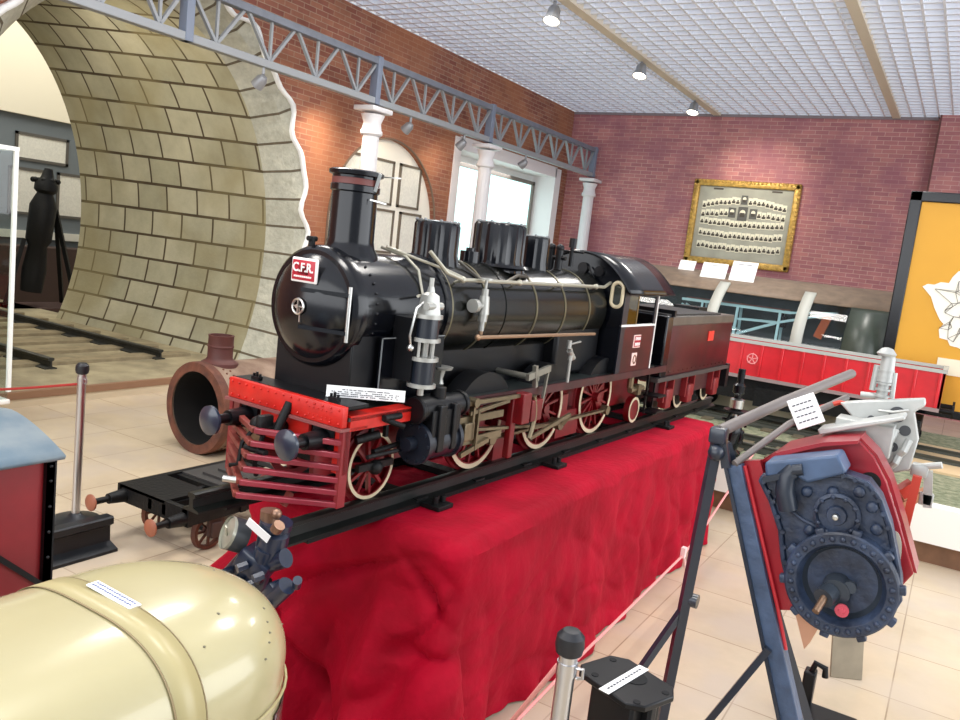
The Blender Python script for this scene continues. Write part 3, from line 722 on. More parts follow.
# boiler
MB().lathe([(.197, 0), (BR, .0), (BR, 1.5)], (0, .42, WZ), (0, 1, 0), 64).build('boiler', OLIVE, loco)
bandm = mat('boiler_band', (112, 106, 84), .35, .6)
for u in (.44, .70, .86, 1.13, 1.42, 1.7):
    MB().lathe([(BR, 0), (BR+.003, 0), (BR+.003, .014), (BR, .014)], (0, u, WZ), (0, 1, 0), 64).build('boiler_band', bandm if u != .86 else OLIVE, loco)
MB().lathe([(BR, 0), (BR+.012, .004), (BR+.012, .026), (BR, .03)], (0, .405, WZ), (0, 1, 0), 64).build('smokebox_ring', BLK, loco)
MB().box((0, 1.68, .5), (.36, .5, .3)).build('firebox', BLKM, loco, bevel=.02)
# chimney
cht = .045
b = MB(); b.lathe([(.108, -.03), (.102, -.005), (.09, .015), (.085, .04), (.083, .21), (.09, .215), (.09, .235), (.084, .24), (.086, .268), (.098, .272), (.1, .285), (.092, .29), (.08, .29), (.078, .05)], (0, cht, WZ+BR), (0, 0, 1), 44); b.build('chimney', BLK, loco)
MB().lathe([(.0855, .212), (.0865, .214), (.0865, .258), (.0855, .26)], (0, cht, WZ+BR), (0, 0, 1), 44).build('chimney_band', mat('brown_red_band', (104, 52, 46), .5), loco)
b = MB(); b.bar((.0, .1, WZ+BR+.28), (.14, .13, WZ+BR+.28), .004); b.bar((.09, .03, WZ+BR+.19), (.15, .05, WZ+BR+.18), .005); b.bar((.09, .05, WZ+BR+.22), (.1, .06, WZ+BR+.285), .012); b.build('chimney_brackets', STEEL, loco)
for du in (-.1, .0): MB().cyl((-.05, du, WZ+.19), (-.05, du, WZ+.24), .012).cyl((-.05, du-.02, WZ+.235), (-.05, du+.02, WZ+.235), .009).build('lifting_lug', BLKD, loco)
# fluted domes
def dome(u, r, h, n, name):
    b = MB(); fl = lambda a: -.06*abs(math.sin(a*n/2))
    b.lathe([(r*1.12, -.035), (r*1.05, .0), (r, .02), (r, h-.012), (r*.94, h), (r*.75, h), (r*.72, h-.02), (0, h-.02)], (0, u, WZ+BR), (0, 0, 1), n*8, flute=fl)
    o = b.build(name, BLK, loco)
    b = MB(); b.tube([(r*.86*math.cos(k*PI/20), u+r*.86*math.sin(k*PI/20), WZ+BR+h+.002) for k in range(40)], .005, 6, closed=True)
    for k in range(0, n, 2): b.sph((r*.9*math.cos(k*2*PI/n), u+r*.9*math.sin(k*2*PI/n), WZ+BR+h+.004), .008, seg=8)
    b.build('dome_rim', mat('worn_metal_edge', (120, 124, 126), .35, .6), o)
dome(.567, .098, .15, 16, 'sand_dome'); dome(1.06, .125, .185, 18, 'steam_dome'); dome(1.4, .075, .15, 12, 'rear_dome')
b = MB(); b.lathe([(.16, 0), (.15, .012), (.0, .014)], (0, 1.06, WZ+BR-.012), (0, 0, 1), 30); b.build('dome_base', BLK, loco)
b = MB(); b.cyl((-.02, 1.62, WZ+BR), (-.02, 1.62, WZ+BR+.1), .02); b.cyl((.03, 1.62, WZ+BR), (.03, 1.62, WZ+BR+.1), .02); b.cyl((-.06, 1.62, WZ+BR+.06), (.07, 1.62, WZ+BR+.06), .012); b.sph((-.02, 1.62, WZ+BR+.11), .022); b.sph((.03, 1.62, WZ+BR+.11), .022); b.build('safety_valves', BLKM, loco)
b = MB(); b.cyl((.05, 1.72, WZ+BR+.02), (.05, 1.72, WZ+BR+.13), .012); b.cyl((.05, 1.72, WZ+BR+.12), (.05, 1.72, WZ+BR+.17), .02); b.cyl((-.04, 1.72, WZ+BR+.1), (.12, 1.72, WZ+BR+.1), .006); b.build('whistle', BLKM, loco)
b = MB(); b.cyl((.0, .83, WZ+BR-.01), (.0, .83, WZ+BR+.045), .045); b.cyl((0, .83, WZ+BR+.045), (0, .83, WZ+BR+.06), .02); b.build('clack_cover', BLK, loco)
# handrail pipes on the boiler
hr = mat('handrail_grey', (170, 166, 150), .35, .6)
hw_ = .193
b = MB(); b.tube([(hw_-.04, .33, WZ+.235), (hw_, .40, WZ+.16), (hw_+.012, .5, WZ+.135), (hw_+.012, 1.85, WZ+.135), (hw_, 1.95, WZ+.16)], .0085, 8)
for u in (.5, .95, 1.35, 1.75): b.sph((hw_+.01, u, WZ+.135), .015, seg=10); b.cyl((hw_-.03, u, WZ+.12), (hw_+.01, u, WZ+.135), .006)
b.build('handrail', hr, loco)
b = MB(); b.tube([(.06, .18, WZ+.235), (.12, .3, WZ+.2), (.17, .42, WZ+.17), (.2, .52, WZ+.14)], .006, 8); b.tube([(.0, .22, WZ+.23), (.1, .25, WZ+.205), (.16, .26, WZ+.16), (.2, .25, WZ+.07), (.24, .17, WZ+.07)], .006, 8); b.build('sanding_pipes', hr, loco)
b = MB(); b.tube([(.17, .7, WZ+.13), (.1, .62, WZ+.2), (.06, .6, WZ+.215)], .006, 8); b.tube([(.14, 1.12, WZ+.16), (.16, 1.0, WZ+.165), (.16, .9, WZ+.13)], .008, 8); b.tube([(-.193, .33, WZ+.235), (-.2, .5, WZ+.135), (-.2, 1.94, WZ+.135)], .008, 8); b.build('pipework', mat('dull_pipe', (96, 92, 84), .4, .6), loco)
# running board
MB().bx(-.29, .29, -.2, 2.75, .335, .347).build('running_board', mat('green_black_deck', (26, 34, 34), .35, var=.3), loco)
for sx in (-1, 1): MB().bx(sx*.29-.006, sx*.29+.006, .34, 2.75, .31, .349).build('valance', mat('dark_crimson_edge', (70, 12, 18), .45, var=.5), loco)
for sx in (-1, 1): MB().bx(sx*.26-.03, sx*.26+.03, -.19, .14, .3, .352).build('valance', RED, loco)
# main frames
for sx in (-1, 1): MB().bx(sx*.13-.01, sx*.13+.01, -.19, 2.7, .1, .33).build('frame_plate', DRED, loco)
MB().bx(-.12, .12, -.1, 2.6, .12, .2).build('frame_stretcher', BLKD, loco)
# carrying + driving wheels
def wheel(r, n, name='wheel', cw=True):
    b = MB(); b.lathe([(r*.86, -.016), (r+.014, -.016), (r+.012, -.009), (r, -.007), (r, .016), (r*.87, .016)], (0, 0, 0), (1, 0, 0), 48)
    b.lathe([(0, .016), (.028, .016), (.03, -.012), (0, -.012)], (0, 0, 0), (1, 0, 0), 20)
    for k in range(n):
        a = 2*PI*k/n+.15; b.bar((0.0, .02*math.cos(a), .02*math.sin(a)), (0, r*.88*math.cos(a), r*.88*math.sin(a)), .012, .016, up=(1, 0, 0))
    o = b.build(name, DRED, None)
    t = MB(); t.lathe([(r*.90, .0162), (r*1.0, .0162), (r*1.0, .018), (r*.90, .018), (r*.90, .0162)], (0, 0, 0), (1, 0, 0), 48); tt = t.build('tyre', CREAM, o)
    return o, tt
def axle(u, r, n, rot, crank=False):
    for sx in (-1, 1):
        o, tt = wheel(r, n); o.parent = loco; o.location = (sx*.194, u, r); o.rotation_euler = (rot, 0, 0 if sx > 0 else PI)
        if crank:
            MB().cyl((.0, 0, 0), (.04, 0, 0), .026).cyl((.0, .09, 0), (.06, .09, 0), .016).box((.018, .045, 0), (.012, .12, .05)).build('crank', DRED, o)
            cwm = MB(); cwm.prism([(.008, -r*.87*math.cos(x_), r*.87*math.sin(x_)) for x_ in [(-.6+1.2*q/8) for q in range(9)]], (.01, 0, 0)); cwm.build('counterweight', DRED, o)
    MB().cyl((-.18, u, r), (.18, u, r), .02).build('axle', BLKD, loco)
axle(.035, .125, 10, .3)
for u in (.715, 1.31, 1.92): axle(u, .205, 14, -.9, True)
# splashers
for u in (.715, 1.31, 1.92):
    for sx in (-1, 1):
        b = MB(); b.prism([(sx*.15, u+.238*math.cos(a), .195+.238*math.sin(a)) for a in [.69+(PI-1.38)*q/16 for q in range(17)]], (sx*.095, 0, 0)); b.build('splasher', BLKM, loco)
# side rods
cr_ = .09; ang = -.9; pv = [(u+cr_*math.cos(ang), .205+cr_*math.sin(ang)) for u in (.715, 1.31, 1.92)]
b = MB()
for (a, c) in zip(pv, pv[1:]): b.bar((.25, a[0], a[1]), (.25, c[0], c[1]), .012, .026, up=(1, 0, 0))
for p in pv: b.cyl((.235, p[0], p[1]), (.272, p[0], p[1]), .026)
b.build('coupling_rod', DSTEEL, loco)
b = MB(); b.bar((.28, .5, .215), (.28, pv[1][0], pv[1][1]), .012, .024, up=(1, 0, 0)); b.cyl((.268, pv[1][0], pv[1][1]), (.295, pv[1][0], pv[1][1]), .03); b.build('connecting_rod', DSTEEL, loco)
b = MB(); b.bx(.235, .262, 1.02, 1.16, .16, .22).build('rod_joint', BLKD, loco)
# cylinder and valve chest
for sx in (-1, 1):
    cy = MB(); cy.cyl((sx*.29, .18, .21), (sx*.29, .37, .21), .072, seg=28); cy.cyl((sx*.29, .165, .21), (sx*.29, .185, .21), .082, seg=28); cy.cyl((sx*.29, .365, .21), (sx*.29, .385, .21), .082, seg=28)
    for k in range(10): a = k*PI/5; cy.cyl((sx*.29+.07*math.cos(a), .157, .21+.07*math.sin(a)), (sx*.29+.07*math.cos(a), .166, .21+.07*math.sin(a)), .007, seg=6)
    cy.cyl((sx*.29, .12, .21), (sx*.29, .166, .21), .026); cyo = cy.build('cylinder', mat('blue_black_cylinder', (26, 32, 44), .35, var=.3), loco)
    vc = MB(); vc.cyl((sx*.3, .15, .34), (sx*.3, .42, .34), .045, seg=24); vc.cyl((sx*.3, .135, .34), (sx*.3, .155, .34), .052, seg=24); vc.cyl((sx*.3, .415, .34), (sx*.3, .435, .34), .052, seg=24); vc.bx(sx*.3-.055, sx*.3+.055, .19, .37, .22, .34); vc.bx(sx*.3-.03, sx*.3+.066, .22, .26, .18, .36); vc.bx(sx*.3-.03, sx*.3+.066, .31, .34, .18, .36); vc.cyl((sx*.3, .28, .36), (sx*.3, .28, .42), .03, seg=16); vc.build('valve_chest', BLKM, loco, bevel=.004)
b = MB(); b.box((.27, .45, .335), (.05, .1, .05)); b.cyl((.3, .06, .33), (.3, -.03, .33), .012); b.cyl((.26, -.04, .335), (.34, .04, .3), .01); b.cyl((.3, .06, .2), (.3, -.1, .2), .008); b.build('valve_spindle_guides', BLKD, loco)
# motion
b = MB()
for dz in (.045, -.045): b.bar((.295, .38, .215+dz), (.295, .78, .215+dz), .03, .014, up=(1, 0, 0))
b.build('slide_bars', DSTEEL, loco)
b = MB(); b.box((.295, .5, .215), (.05, .07, .075)); b.cyl((.295, .36, .215), (.295, .5, .215), .012); b.build('crosshead', DSTEEL, loco, bevel=.004)
b = MB(); b.bar((.31, .52, .18), (.31, .52, .33), .014, .02, up=(1, 0, 0)); b.bar((.31, .52, .33), (.31, .42, .335), .012, .016); b.bar((.315, .52, .335), (.315, .88, .33), .012, .016); b.bar((.31, .5, .29), (.31, .8, .315), .012, .016)
b.cyl((.29, .52, .335), (.33, .52, .335), .02); b.bar((.31, .56, .13), (.31, .56, .3), .012, .018, up=(1, 0, 0)); b.bar((.31, .46, .12), (.31, .66, .16), .014, .02); b.build('combination_lever', DSTEEL, loco)
b = MB(); b.bx(.27, .3, .86, .9, .04, .33); b.bx(.2, .34, .88, .95, .2, .34); b.bx(.27, .33, .98, 1.08, .2, .3); b.build('motion_bracket', DRED, loco, bevel=.004)
b = MB(); n_ = 9; b.tube([(.32, 1.0+.03*math.sin(PI*k/8), .12+.2*k/8) for k in range(9)], .012, 8); b.bar((.325, 1.0, .12), (.325, pv[1][0]+.02, .19), .012, .018); b.bar((.325, pv[1][0]+.02, .19), (.3, pv[1][0], pv[1][1]), .014, .02); b.build('expansion_link', DSTEEL, loco)
b = MB(); b.bar((.32, .98, .46), (.32, 1.0, .36), .02, .02); b.bar((.32, .92, .41), (.32, 1.12, .44), .016, .03); b.bar((.32, 1.11, .45), (.32, 1.08, .25), .012, .012); b.cyl((.1, 1.0, .4), (.33, 1.0, .4), .014); b.build('reversing_arm', mat('worn_steel', (150, 148, 138), .35, .7), loco)
b = MB(); b.tube([(.3, .5, .6), (.3, 1.6, .585)], .008, 8); b.sph((.3, .51, .6), .013, seg=8); b.build('reach_rod', COPPER, loco)
b = MB(); b.tube([(.3, 1.36, .46), (.3, 1.36, .5), (.3, 1.34, .52)], .012, 8); b.cyl((.3, 1.34, .51), (.3, 1.39, .47), .014); b.cyl((.3, 1.33, .54), (.3, 1.45, .55), .005); b.cyl((.3, 1.33, .52), (.3, 1.33, .56), .012); b.cyl((.3, 1.36, .35), (.3, 1.36, .46), .008); b.build('injector_cock', SILVER, loco)
b = MB(); b.lathe([(0, 0), (.05, 0), (.045, .01), (.02, .014), (.012, .05), (.018, .07), (0, .07)], (.2, .42, .47), (0, 0, -1), 20); b.build('lubricator', SILVER, loco)
# injector valve on boiler side
b = MB(); VX_, VU = .24, .62
b.cyl((VX_, VU, .615), (VX_, VU, .66), .012); b.cyl((VX_, VU, .655), (VX_, VU, .685), .02); b.cyl((VX_, VU, .685), (VX_, VU, .76), .026, .02); b.cyl((VX_, VU, .76), (VX_, VU, .79), .014); b.cyl((VX_, VU, .79), (VX_, VU, .83), .006); b.cyl((VX_, VU, .828), (VX_, VU, .834), .028)
b.cyl((VX_, VU, .72), (VX_, VU-.06, .72), .012); b.cyl((VX_, VU-.06, .72), (VX_+.0, VU-.085, .72), .028); b.cyl((VX_-.06, VU, .73), (VX_, VU, .73), .012); b.build('check_valve', SILVER, loco)
b = MB(); b.cyl((VX_, VU, .6), (VX_, VU, .63), .009); b.build('valve_pipe', COPPER, loco)
# air pump
px_, pu = .315, .145
pump = MB()
pump.cyl((px_, pu, .445), (px_, pu, .53), .044, seg=28); pump.cyl((px_, pu, .61), (px_, pu, .685), .044, seg=28)
pu_o = split_loose(pump.build('air_pump_cylinder', mat('pump_black', (20, 26, 36), .3, coat=.3), loco))[0]
b = MB()
for z in (.432, .53, .60, .685): b.cyl((px_, pu, z), (px_, pu, z+.014), .054, seg=12)
b.cyl((px_, pu, .53), (px_, pu, .61), .013)
for a in (0, 1.57, 3.14, 4.71): b.cyl((px_+.036*math.cos(a), pu+.036*math.sin(a), .54), (px_+.036*math.cos(a), pu+.036*math.sin(a), .605), .006)
b.lathe([(0, .105), (.01, .1), (.014, .08), (.03, .07), (.034, .04), (.04, .0), (0, 0)], (px_, pu, .698), (0, 0, 1), 16, flute=lambda a: .12*math.sin(a*4))
b.cyl((px_+.02, pu-.045, .73), (px_+.02, pu+.045, .73), .014); b.cyl((px_, pu, .79), (px_, pu, .83), .009); b.cyl((px_, pu, .43), (px_, pu, .40), .012)
b.build('pump_fittings', SILVER, pu_o)
b = MB(); b.tube([(px_, pu, .76), (px_-.01, pu-.06, .72), (px_-.02, pu-.07, .62), (px_-.02, pu-.06, .58)], .005, 8); b.sph((px_-.02, pu-.06, .575), .014); b.build('pump_pipe', STEEL, pu_o)
MB().bx(.2, .3, pu-.05, pu+.05, .45, .68).build('pump_bracket', BLKM, loco)
# front beam
MB().bx(-.285, .285, -.225, -.2, .313, .385, bev=.003).build('buffer_beam', RED, loco)
b = MB()
for k in range(15):
    for z in (.325, .373): b.sph((-.265+k*.038, -.226, z), .0045, seg=6)
for k in range(6):
    for z in (.335, .36): b.sph((.13+k*.02, -.226, z), .003, seg=6)
b.build('rivets', mat('vermilion_beam_paint', (0, 0, 0)), loco)
MB().bx(-.29, .29, -.235, -.1, .302, .312).build('beam_ledge', mat('greyed_red_ledge', (130, 70, 68), .5), loco)
MB().bx(-.285, .285, -.2, -.1, .375, .386).build('front_deck', BLKM, loco)
MB().bx(-.125, .115, -.205, -.19, .2, .3).bx(-.28, -.25, -.205, -.19, .2, .3).bx(.235, .285, -.205, -.18, .15, .3).build('lower_beam_plate', RED, loco)
MB().bx(.268, .285, -.215, -.178, .035, .31).build('beam_side_post', mat('pilot_side_red', (128, 26, 34), .4), loco)
MB().bx(-.285, -.268, -.215, -.178, .035, .31).build('beam_side_post', mat('pilot_side_red', (0, 0, 0)), loco)
for sx in (-1, 1):
    b = MB(); b.bx(sx*.19-.05, sx*.19+.05, -.21, -.195, .21, .31); b.cyl((sx*.19, -.2, .258), (sx*.19, -.3, .258), .036, .028, 20); b.cyl((sx*.19, -.3, .258), (sx*.19, -.37, .258), .018, seg=16)
    bo = b.build('buffer', BLKM, loco)
    MB().lathe([(0, -.012), (.03, -.010), (.052, .0), (.052, .010), (.045, .014), (0, .018)], (sx*.19, -.38, .258), (0, 1, 0), 32).build('buffer_head', mat('buffer_blue_black', (34, 42, 58), .3, coat=.4), bo)
b = MB(); b.cyl((0, -.2, .26), (0, -.3, .26), .018); b.box((0, -.3, .275), (.03, .06, .07), bev=.008); b.sph((-.03, -.3, .27), .03); b.tube([(.0, -.3, .25), (.02, -.33, .21), (.01, -.34, .15), (.0, -.32, .1)], .009, 8); b.tube([(-.05, -.3, .25), (-.07, -.33, .2), (-.06, -.35, .13), (-.09, -.36, .12)], .008, 8); b.cyl((.03, -.22, .35), (.03, -.28, .24), .016); b.cyl((-.05, -.33, .19), (.05, -.33, .19), .012); b.build('coupling', BLKD, loco)
for x in (-.2, .19):
    b = MB(); b.box((x, -.17, .392), (.04, .02, .012))
    for dx in (-.016, 0, .016): b.cyl((x+dx, -.17, .39), (x+dx, -.17, .415-.004*abs(dx)*100), .005, seg=8)
    b.build('lamp_bracket', BLKM, loco)
# pilot (cow-catcher)
AP = (0, -.40)
for k in range(6):
    z = .045+.043*k; f_ = 1-.06*k
    ay = -.2+(AP[1]+.2)*f_*1.0
    for sx in (-1, 1):
        b = MB(); b.bar((0, ay, z), (sx*.275, -.205, z), .022, .019); b.build('pilot_bar', PILOT if sx > 0 else RUSTR, loco, bevel=.003)
b = MB(); b.bar((-.24, -.225, .03), (-.24, -.21, .3), .03, .02); b.bar((.12, -.3, .02), (.12, -.27, .06), .02); split_loose(b.build('pilot_post', RUSTR, loco))
MB().cyl((.0, -.36, .085), (-.07, -.40, .085), .012).build('pilot_bolt', STEEL, loco)
# guard iron / dark gear in front of the carrying wheel
b = MB(); b.bx(.235, .25, -.03, -.015, .24, .33); b.bx(.235, .25, .05, .065, .24, .33); b.cyl((.225, -.08, .24), (.26, -.0, .26), .016); b.cyl((.24, .0, .19), (.24, .15, .2), .01); b.bx(.215, .235, -.06, .13, .12, .145); b.sph((.23, .035, .125), .028, (1, 1, 1)); b.build('axlebox_gear', BLKD, loco)
# ash pan & hangers
b = MB(); b.bx(.06, .2, 1.5, 1.75, .02, .16); b.build('ash_pan', DRED, loco); b = MB(); b.bx(.14, .2, .9, 1.02, .0, .2).bx(.14, .2, 1.5, 1.6, .05, .25); b.build('brake_hanger', DRED, loco)
b = MB(); b.tube([(.25, 2.3, .33), (.25, 2.3, .24), (.25, 2.4, .2)], .02, 8); b.cyl((.26, 2.28, .22), (.26, 2.48, .22), .016); b.box((.26, 2.38, .22), (.05, .05, .06)); b.build('injector', DSTEEL, loco)
b = MB()
for z in (.06, .16): b.bx(.24, .34, 2.56, 2.7, z, z+.012)
b.bx(.25, .262, 2.56, 2.575, .05, .34); b.bx(.25, .262, 2.685, 2.7, .05, .34); split_loose(b.build('cab_step', BLKM, loco))
b = MB(); b.cyl((.2, 2.45, .08), (.235, 2.45, .08), .08, seg=28); b.build('trailing_wheel', DRED, loco)
MB().lathe([(.064, 0), (.08, 0), (.08, .003), (.064, .003)], (.236, 2.45, .08), (1, 0, 0), 28).build('trailing_tyre', CREAM, loco)
# cab
CU0, CU1 = 1.95, 2.45
def roofz(v): return .8+.195*(1-(abs(v)/.32)**2.2)
nn = 20; fr = [(-.29+.58*i/nn) for i in range(nn+1)]
b = MB()
b.prism([(-.29, CU0, .347), (.29, CU0, .347)]+[(v, CU0, roofz(v)) for v in reversed(fr)], (0, .012, 0)); b.build('cab_front', BLK, loco)
b = MB(); b.prism([(.285, CU0, .347), (.285, CU1, .347), (.285, CU1, .62), (.285, CU0, .62)], (.006, 0, 0)); b.build('cab_side', MAROON, loco, smooth=False)
b = MB(); b.prism([(-.291, CU0, .347), (-.291, CU1, .347), (-.291, CU1, .62), (-.291, CU0, .62)], (.006, 0, 0)); b.build('cab_side', MAROON, loco, smooth=False)
for sx in (-1, 1):
    b = MB(); x = sx*.288; b.bx(x-.004, x+.004, CU0, CU0+.07, .6, .82); b.bx(x-.004, x+.004, CU1-.03, CU1, .6, .82); b.bx(x-.004, x+.004, CU0, CU1+.1, .785, .83); b.bx(x-.005, x+.005, CU0, CU0+.055, .347, .62); b.build('window_frame', mat('cab_blue_black', (26, 30, 42), .35), loco)
    MB().bx(x-.007, x+.007, CU0, CU1, .612, .624).bx(x-.007, x+.007, CU1, CU1+.012, .35, .79).build('white_lining', mat('white_paint', (0, 0, 0)), loco)
    b = MB(); b.bx(x-.004, x+.004, CU0+.2, CU0+.212, .624, .785); b.build('window_bar', BRASS, loco)
    b = MB(); b.bx(x-.002, x+.002, CU0+.075, CU0+.2, .624, .785); b.build('window_pane', glassmat('cab_glass', (150, 145, 120), .15), loco)
b = MB(); b.grid([[(v, u, roofz(v)+.004) for v in [(-.325+.65*i/28) for i in range(29)]] for u in (CU0-.012, CU0+.2, CU1, CU1+.18)])
b.build('cab_roof', mat('black_gloss_paint', (0, 0, 0)), loco, solid=.014)
MB().tube([(v, CU1+.18, roofz(v)+.004) for v in [(-.32+.64*i/28) for i in range(29)]], .008, 8).tube([(v, CU0-.012, roofz(v)+.004) for v in [(-.32+.64*i/28) for i in range(29)]], .008, 8).build('roof_edge', BLK, loco)
MB().bx(-.29, .29, CU0, CU1+.1, .345, .36).build('cab_floor', BLKD, loco); MB().box((0, CU0+.12, .55), (.4, .2, .38)).build('backhead', mat('brown_backhead', (90, 74, 44), .5), loco, bevel=.02)
# oval spectacle glass
def oval(sx, x0):
    P = []
    for k in range(32):
        a = 2*PI*k/32; P.append((x0+.032*math.cos(a), CU0-.006, .785+.035*(1 if math.sin(a) > 0 else -1)*(abs(math.sin(a)) > 1e-6)+.032*math.sin(a)))
    MB().tube(P, .010, 8, closed=True).build('spectacle_rim', CREAM, loco)
    MB().prism([(p[0], CU0-.003, p[2]) for p in P], (0, .003, 0)).build('spectacle_glass', mat('dark_glass', (40, 44, 36), .1, coat=1), loco)
oval(1, .245); oval(-1, -.245)
b = MB(); b.cyl((.02, CU0-.02, .91), (.02, CU0, .91), .03).cyl((.12, CU0-.015, .9), (.12, CU0, .9), .028); b.tube([(.06, CU0-.02, .92), (.09, CU0-.04, .88), (.1, CU0-.02, .86)], .005, 6); b.build('gauges', BLKM, loco)
for (u, z, w_, h_, m_, nm) in ((2.2, .525, .1, .075, PLRED, 'cab_number_plate'), (2.19, .42, .07, .075, mat('tan_crest', (196, 160, 130), .5), 'cab_crest')):
    o = MB().box((.294, u, z), (.006, w_, h_), bev=.002).build(nm, mat('plate_pink', (236, 200, 190), .5), loco)
    if nm == 'cab_number_plate':
        MB().box((.2975, u, z), (.003, w_*.86, h_*.82)).build('plate_field', m_, o)
        b = MB()
        for r_ in (.016, -.016):
            for k in range(5): b.box((.2995, u-.032+k*.016, z+r_), (.002, .010, .018))
        b.build('plate_characters', mat('plate_white', (0, 0, 0)), o)
    else: MB().tube([(.298, u+.02*math.cos(k*PI/6), z+.024*math.sin(k*PI/6)) for k in range(12)], .004, 6, closed=True).build('crest_ring', mat('crest_brown', (120, 84, 64), .5), o)

# ------------------------------------------------------------------ tender
tn = thing('locomotive_tender', 'maroon and black coal tender coupled behind the black model locomotive', 'model tender', LO, (0, 0, TH))
T0, T1 = 2.68, 4.12
MB().bx(-.285, .285, T0, T1, .27, .66, bev=.01).build('tank', MAROON, tn)
MB().bx(-.29, .29, T0-.004, T0+.1, .27, .665).build('front_panel', BLK, tn, bevel=.01)
MB().bx(-.289, .289, T0, T1+.003, .6, .663).build('grey_top_band', mat('tender_grey_band', (92, 86, 78), .4, var=.3), tn, bevel=.008)
MB().bx(-.27, .27, T0+.02, T1-.3, .66, .675).build('coal_deck', mat('dark_coal_deck', (38, 36, 36), .6, bump=.3), tn)
b = MB(); b.bx(-.29, .29, T0+.1, T0+.13, .66, .7); b.box((0, T1-.2, .67), (.2, .2, .05)); b.build('tank_fittings', BLKM, tn)
MB().bx(-.3, .3, T0-.06, T1+.03, .245, .272).build('sole_plate', mat('dark_grey_sole', (62, 56, 54), .5), tn)
MB().bx(.286, .292, T0+.86, T0+.98, .48, .55).build('small_red_plate', mat('orange_red_plate', (214, 50, 34), .5), tn)
b = MB(); random.seed(9)
for k in range(14): b.sph((.287, T0+.15+.09*k, .3), .004, seg=6)
b.build('rivets', MAROON, tn)
for sx in (-1, 1): MB().bx(sx*.24-.012, sx*.24+.012, T0, T1, .11, .245).build('tender_frame', mat('dark_tender_frame', (60, 14, 18), .5), tn)
for u in (T0+.2, T0+.62, T0+1.2):
    for sx in (-1, 1):
        MB().cyl((sx*.185, u, .105), (sx*.215, u, .105), .105, seg=32).build('tender_wheel', BLKM, tn)
        MB().lathe([(.085, 0), (.105, 0), (.105, .003), (.085, .003)], (sx*.216, u, .105), (sx, 0, 0), 32).build('tender_tyre', CREAM, tn)
        b = MB(); b.box((sx*.27, u, .12), (.06, .1, .13), bev=.01); b.bx(sx*.27-.02, sx*.27+.02, u-.09, u-.07, .1, .24); b.bx(sx*.27-.02, sx*.27+.02, u+.07, u+.09, .1, .24); b.build('axle_box', mat('axlebox_red', (122, 22, 26), .45), tn)
for sx in (-1, 1): MB().cyl((sx*.19, T1, .26), (sx*.19, T1+.1, .26), .02).cyl((sx*.19, T1+.1, .26), (sx*.19, T1+.12, .26), .05).build('buffer', BLKM, tn)
b = MB(); b.bx(.22, .3, T1-.02, T1+.05, .1, .28); b.build('rear_step', BLKM, tn)

# caption board lying on the deck
lb = thing('caption_board', 'long narrow white caption board leaning on the front deck of the locomotive', 'caption board', LO+Vector((0, 0, 0)), (0, 0, TH))
b = MB()
b.prism([(.135, -.155, .388), (.335, .032, .388), (.333, .034, .428), (.133, -.153, .428)], (-.004, .004, 0)); b.build('board', PAPER, lb, smooth=False)
b = MB()
for z, f0, f1 in ((.417, .2, .8), (.409, .04, .96), (.402, .1, .9), (.395, .1, .92)):
    n_ = 34
    for k in range(n_):
        f = f0+(f1-f0)*k/n_
        if random.random() < .2: continue
        x = .135+.2*f; y = -.155+.187*f+.002*(z-.388)/.04
        b.box((x+.0015, y-.0002, z), (.0055, .0015, .0025), rot=(0, 0, .752))
b.build('printed_lines', INK, lb, smooth=False)

# ------------------------------------------------------------------ cream railcar model
crm = mat('cream_bodywork', (180, 170, 130), .26, var=.08, vscale=3, coat=.5); crs = mat('cream_strip', (172, 160, 116), .35)
rc = thing('railcar_model', 'cream streamlined railcar model with rounded nose in the near left corner', 'model railcar', (-1.31, .98, .62))
HA, NL, ZT, ZS = .275, .325, .53, .37      # half width, nose length, crown height, shoulder height (local z)
def plan(s):   # s in 0..1 along left side -> nose -> right side ; returns (x,y) unit outline
    if s < .3: return (-1, -1.2*(1-s/.3)-0.0, 0)
    if s > .7: return (1, -1.2*((s-.7)/.3), 0)
    a = PI-(s-.3)/.4*PI; return (math.cos(a), None, math.sin(a))
def rc_pt(s, t):
    """t 0..1 : bottom .. crown centre line"""
    px, py, sn = plan(s)
    if t < .35: k = 1.0-.02*(1-t/.35); z = ZS*t/.35
    else:
        a = (t-.35)/.65*PI/2; k = math.cos(a)**.62 if t < 1 else 0; z = ZS+(ZT-ZS)*math.sin(a)**1.0
    if py is None:
        x = HA*px*k; y = NL*(abs(sn)**.85)*k
    else: x = HA*px*k; y = py
    return (x, y, z)
def rc_surf(s0, s1, t0, t1, ns, nt_, off=0):
    P = [[Vector(rc_pt(s0+(s1-s0)*i/ns, t0+(t1-t0)*j/nt_)) for j in range(nt_+1)] for i in range(ns+1)]
    if off:
        Q = []
        for row in P:
            Q.append([p+Vector((p.x, max(0, p.y), (p.z-.2)*.8)).normalized()*off for p in row])
        P = Q
    return P
b = MB(); b.grid(rc_surf(0, 1, 0, 1, 120, 40)); bmesh.ops.remove_doubles(b.bm, verts=b.bm.verts, dist=.0008); b.build('body', crm, rc)
def hoop(y, wid, off, name, m):
    b = MB(); P = []
    for q in (0, 1):
        row = []
        for i in range(61):
            t = i/30
            if t <= 1: tt = t; sx = -1
            else: tt = 2-t; sx = 1
            if tt < .35: k = 1.0-.02*(1-tt/.35); z = ZS*tt/.35
            else: a = (tt-.35)/.65*PI/2; k = math.cos(a)**.62 if tt < 1 else 0; z = ZS+(ZT-ZS)*math.sin(a)
            n = Vector((sx*k, 0, .001 if tt < .3 else math.sin((tt-.35)/.65*PI/2)+.01)).normalized()*off
            row.append((sx*HA*k+n.x, y+q*wid, z+n.z))
        P.append(row)
    b.grid(P); return b.build(name, m, rc, solid=.001)
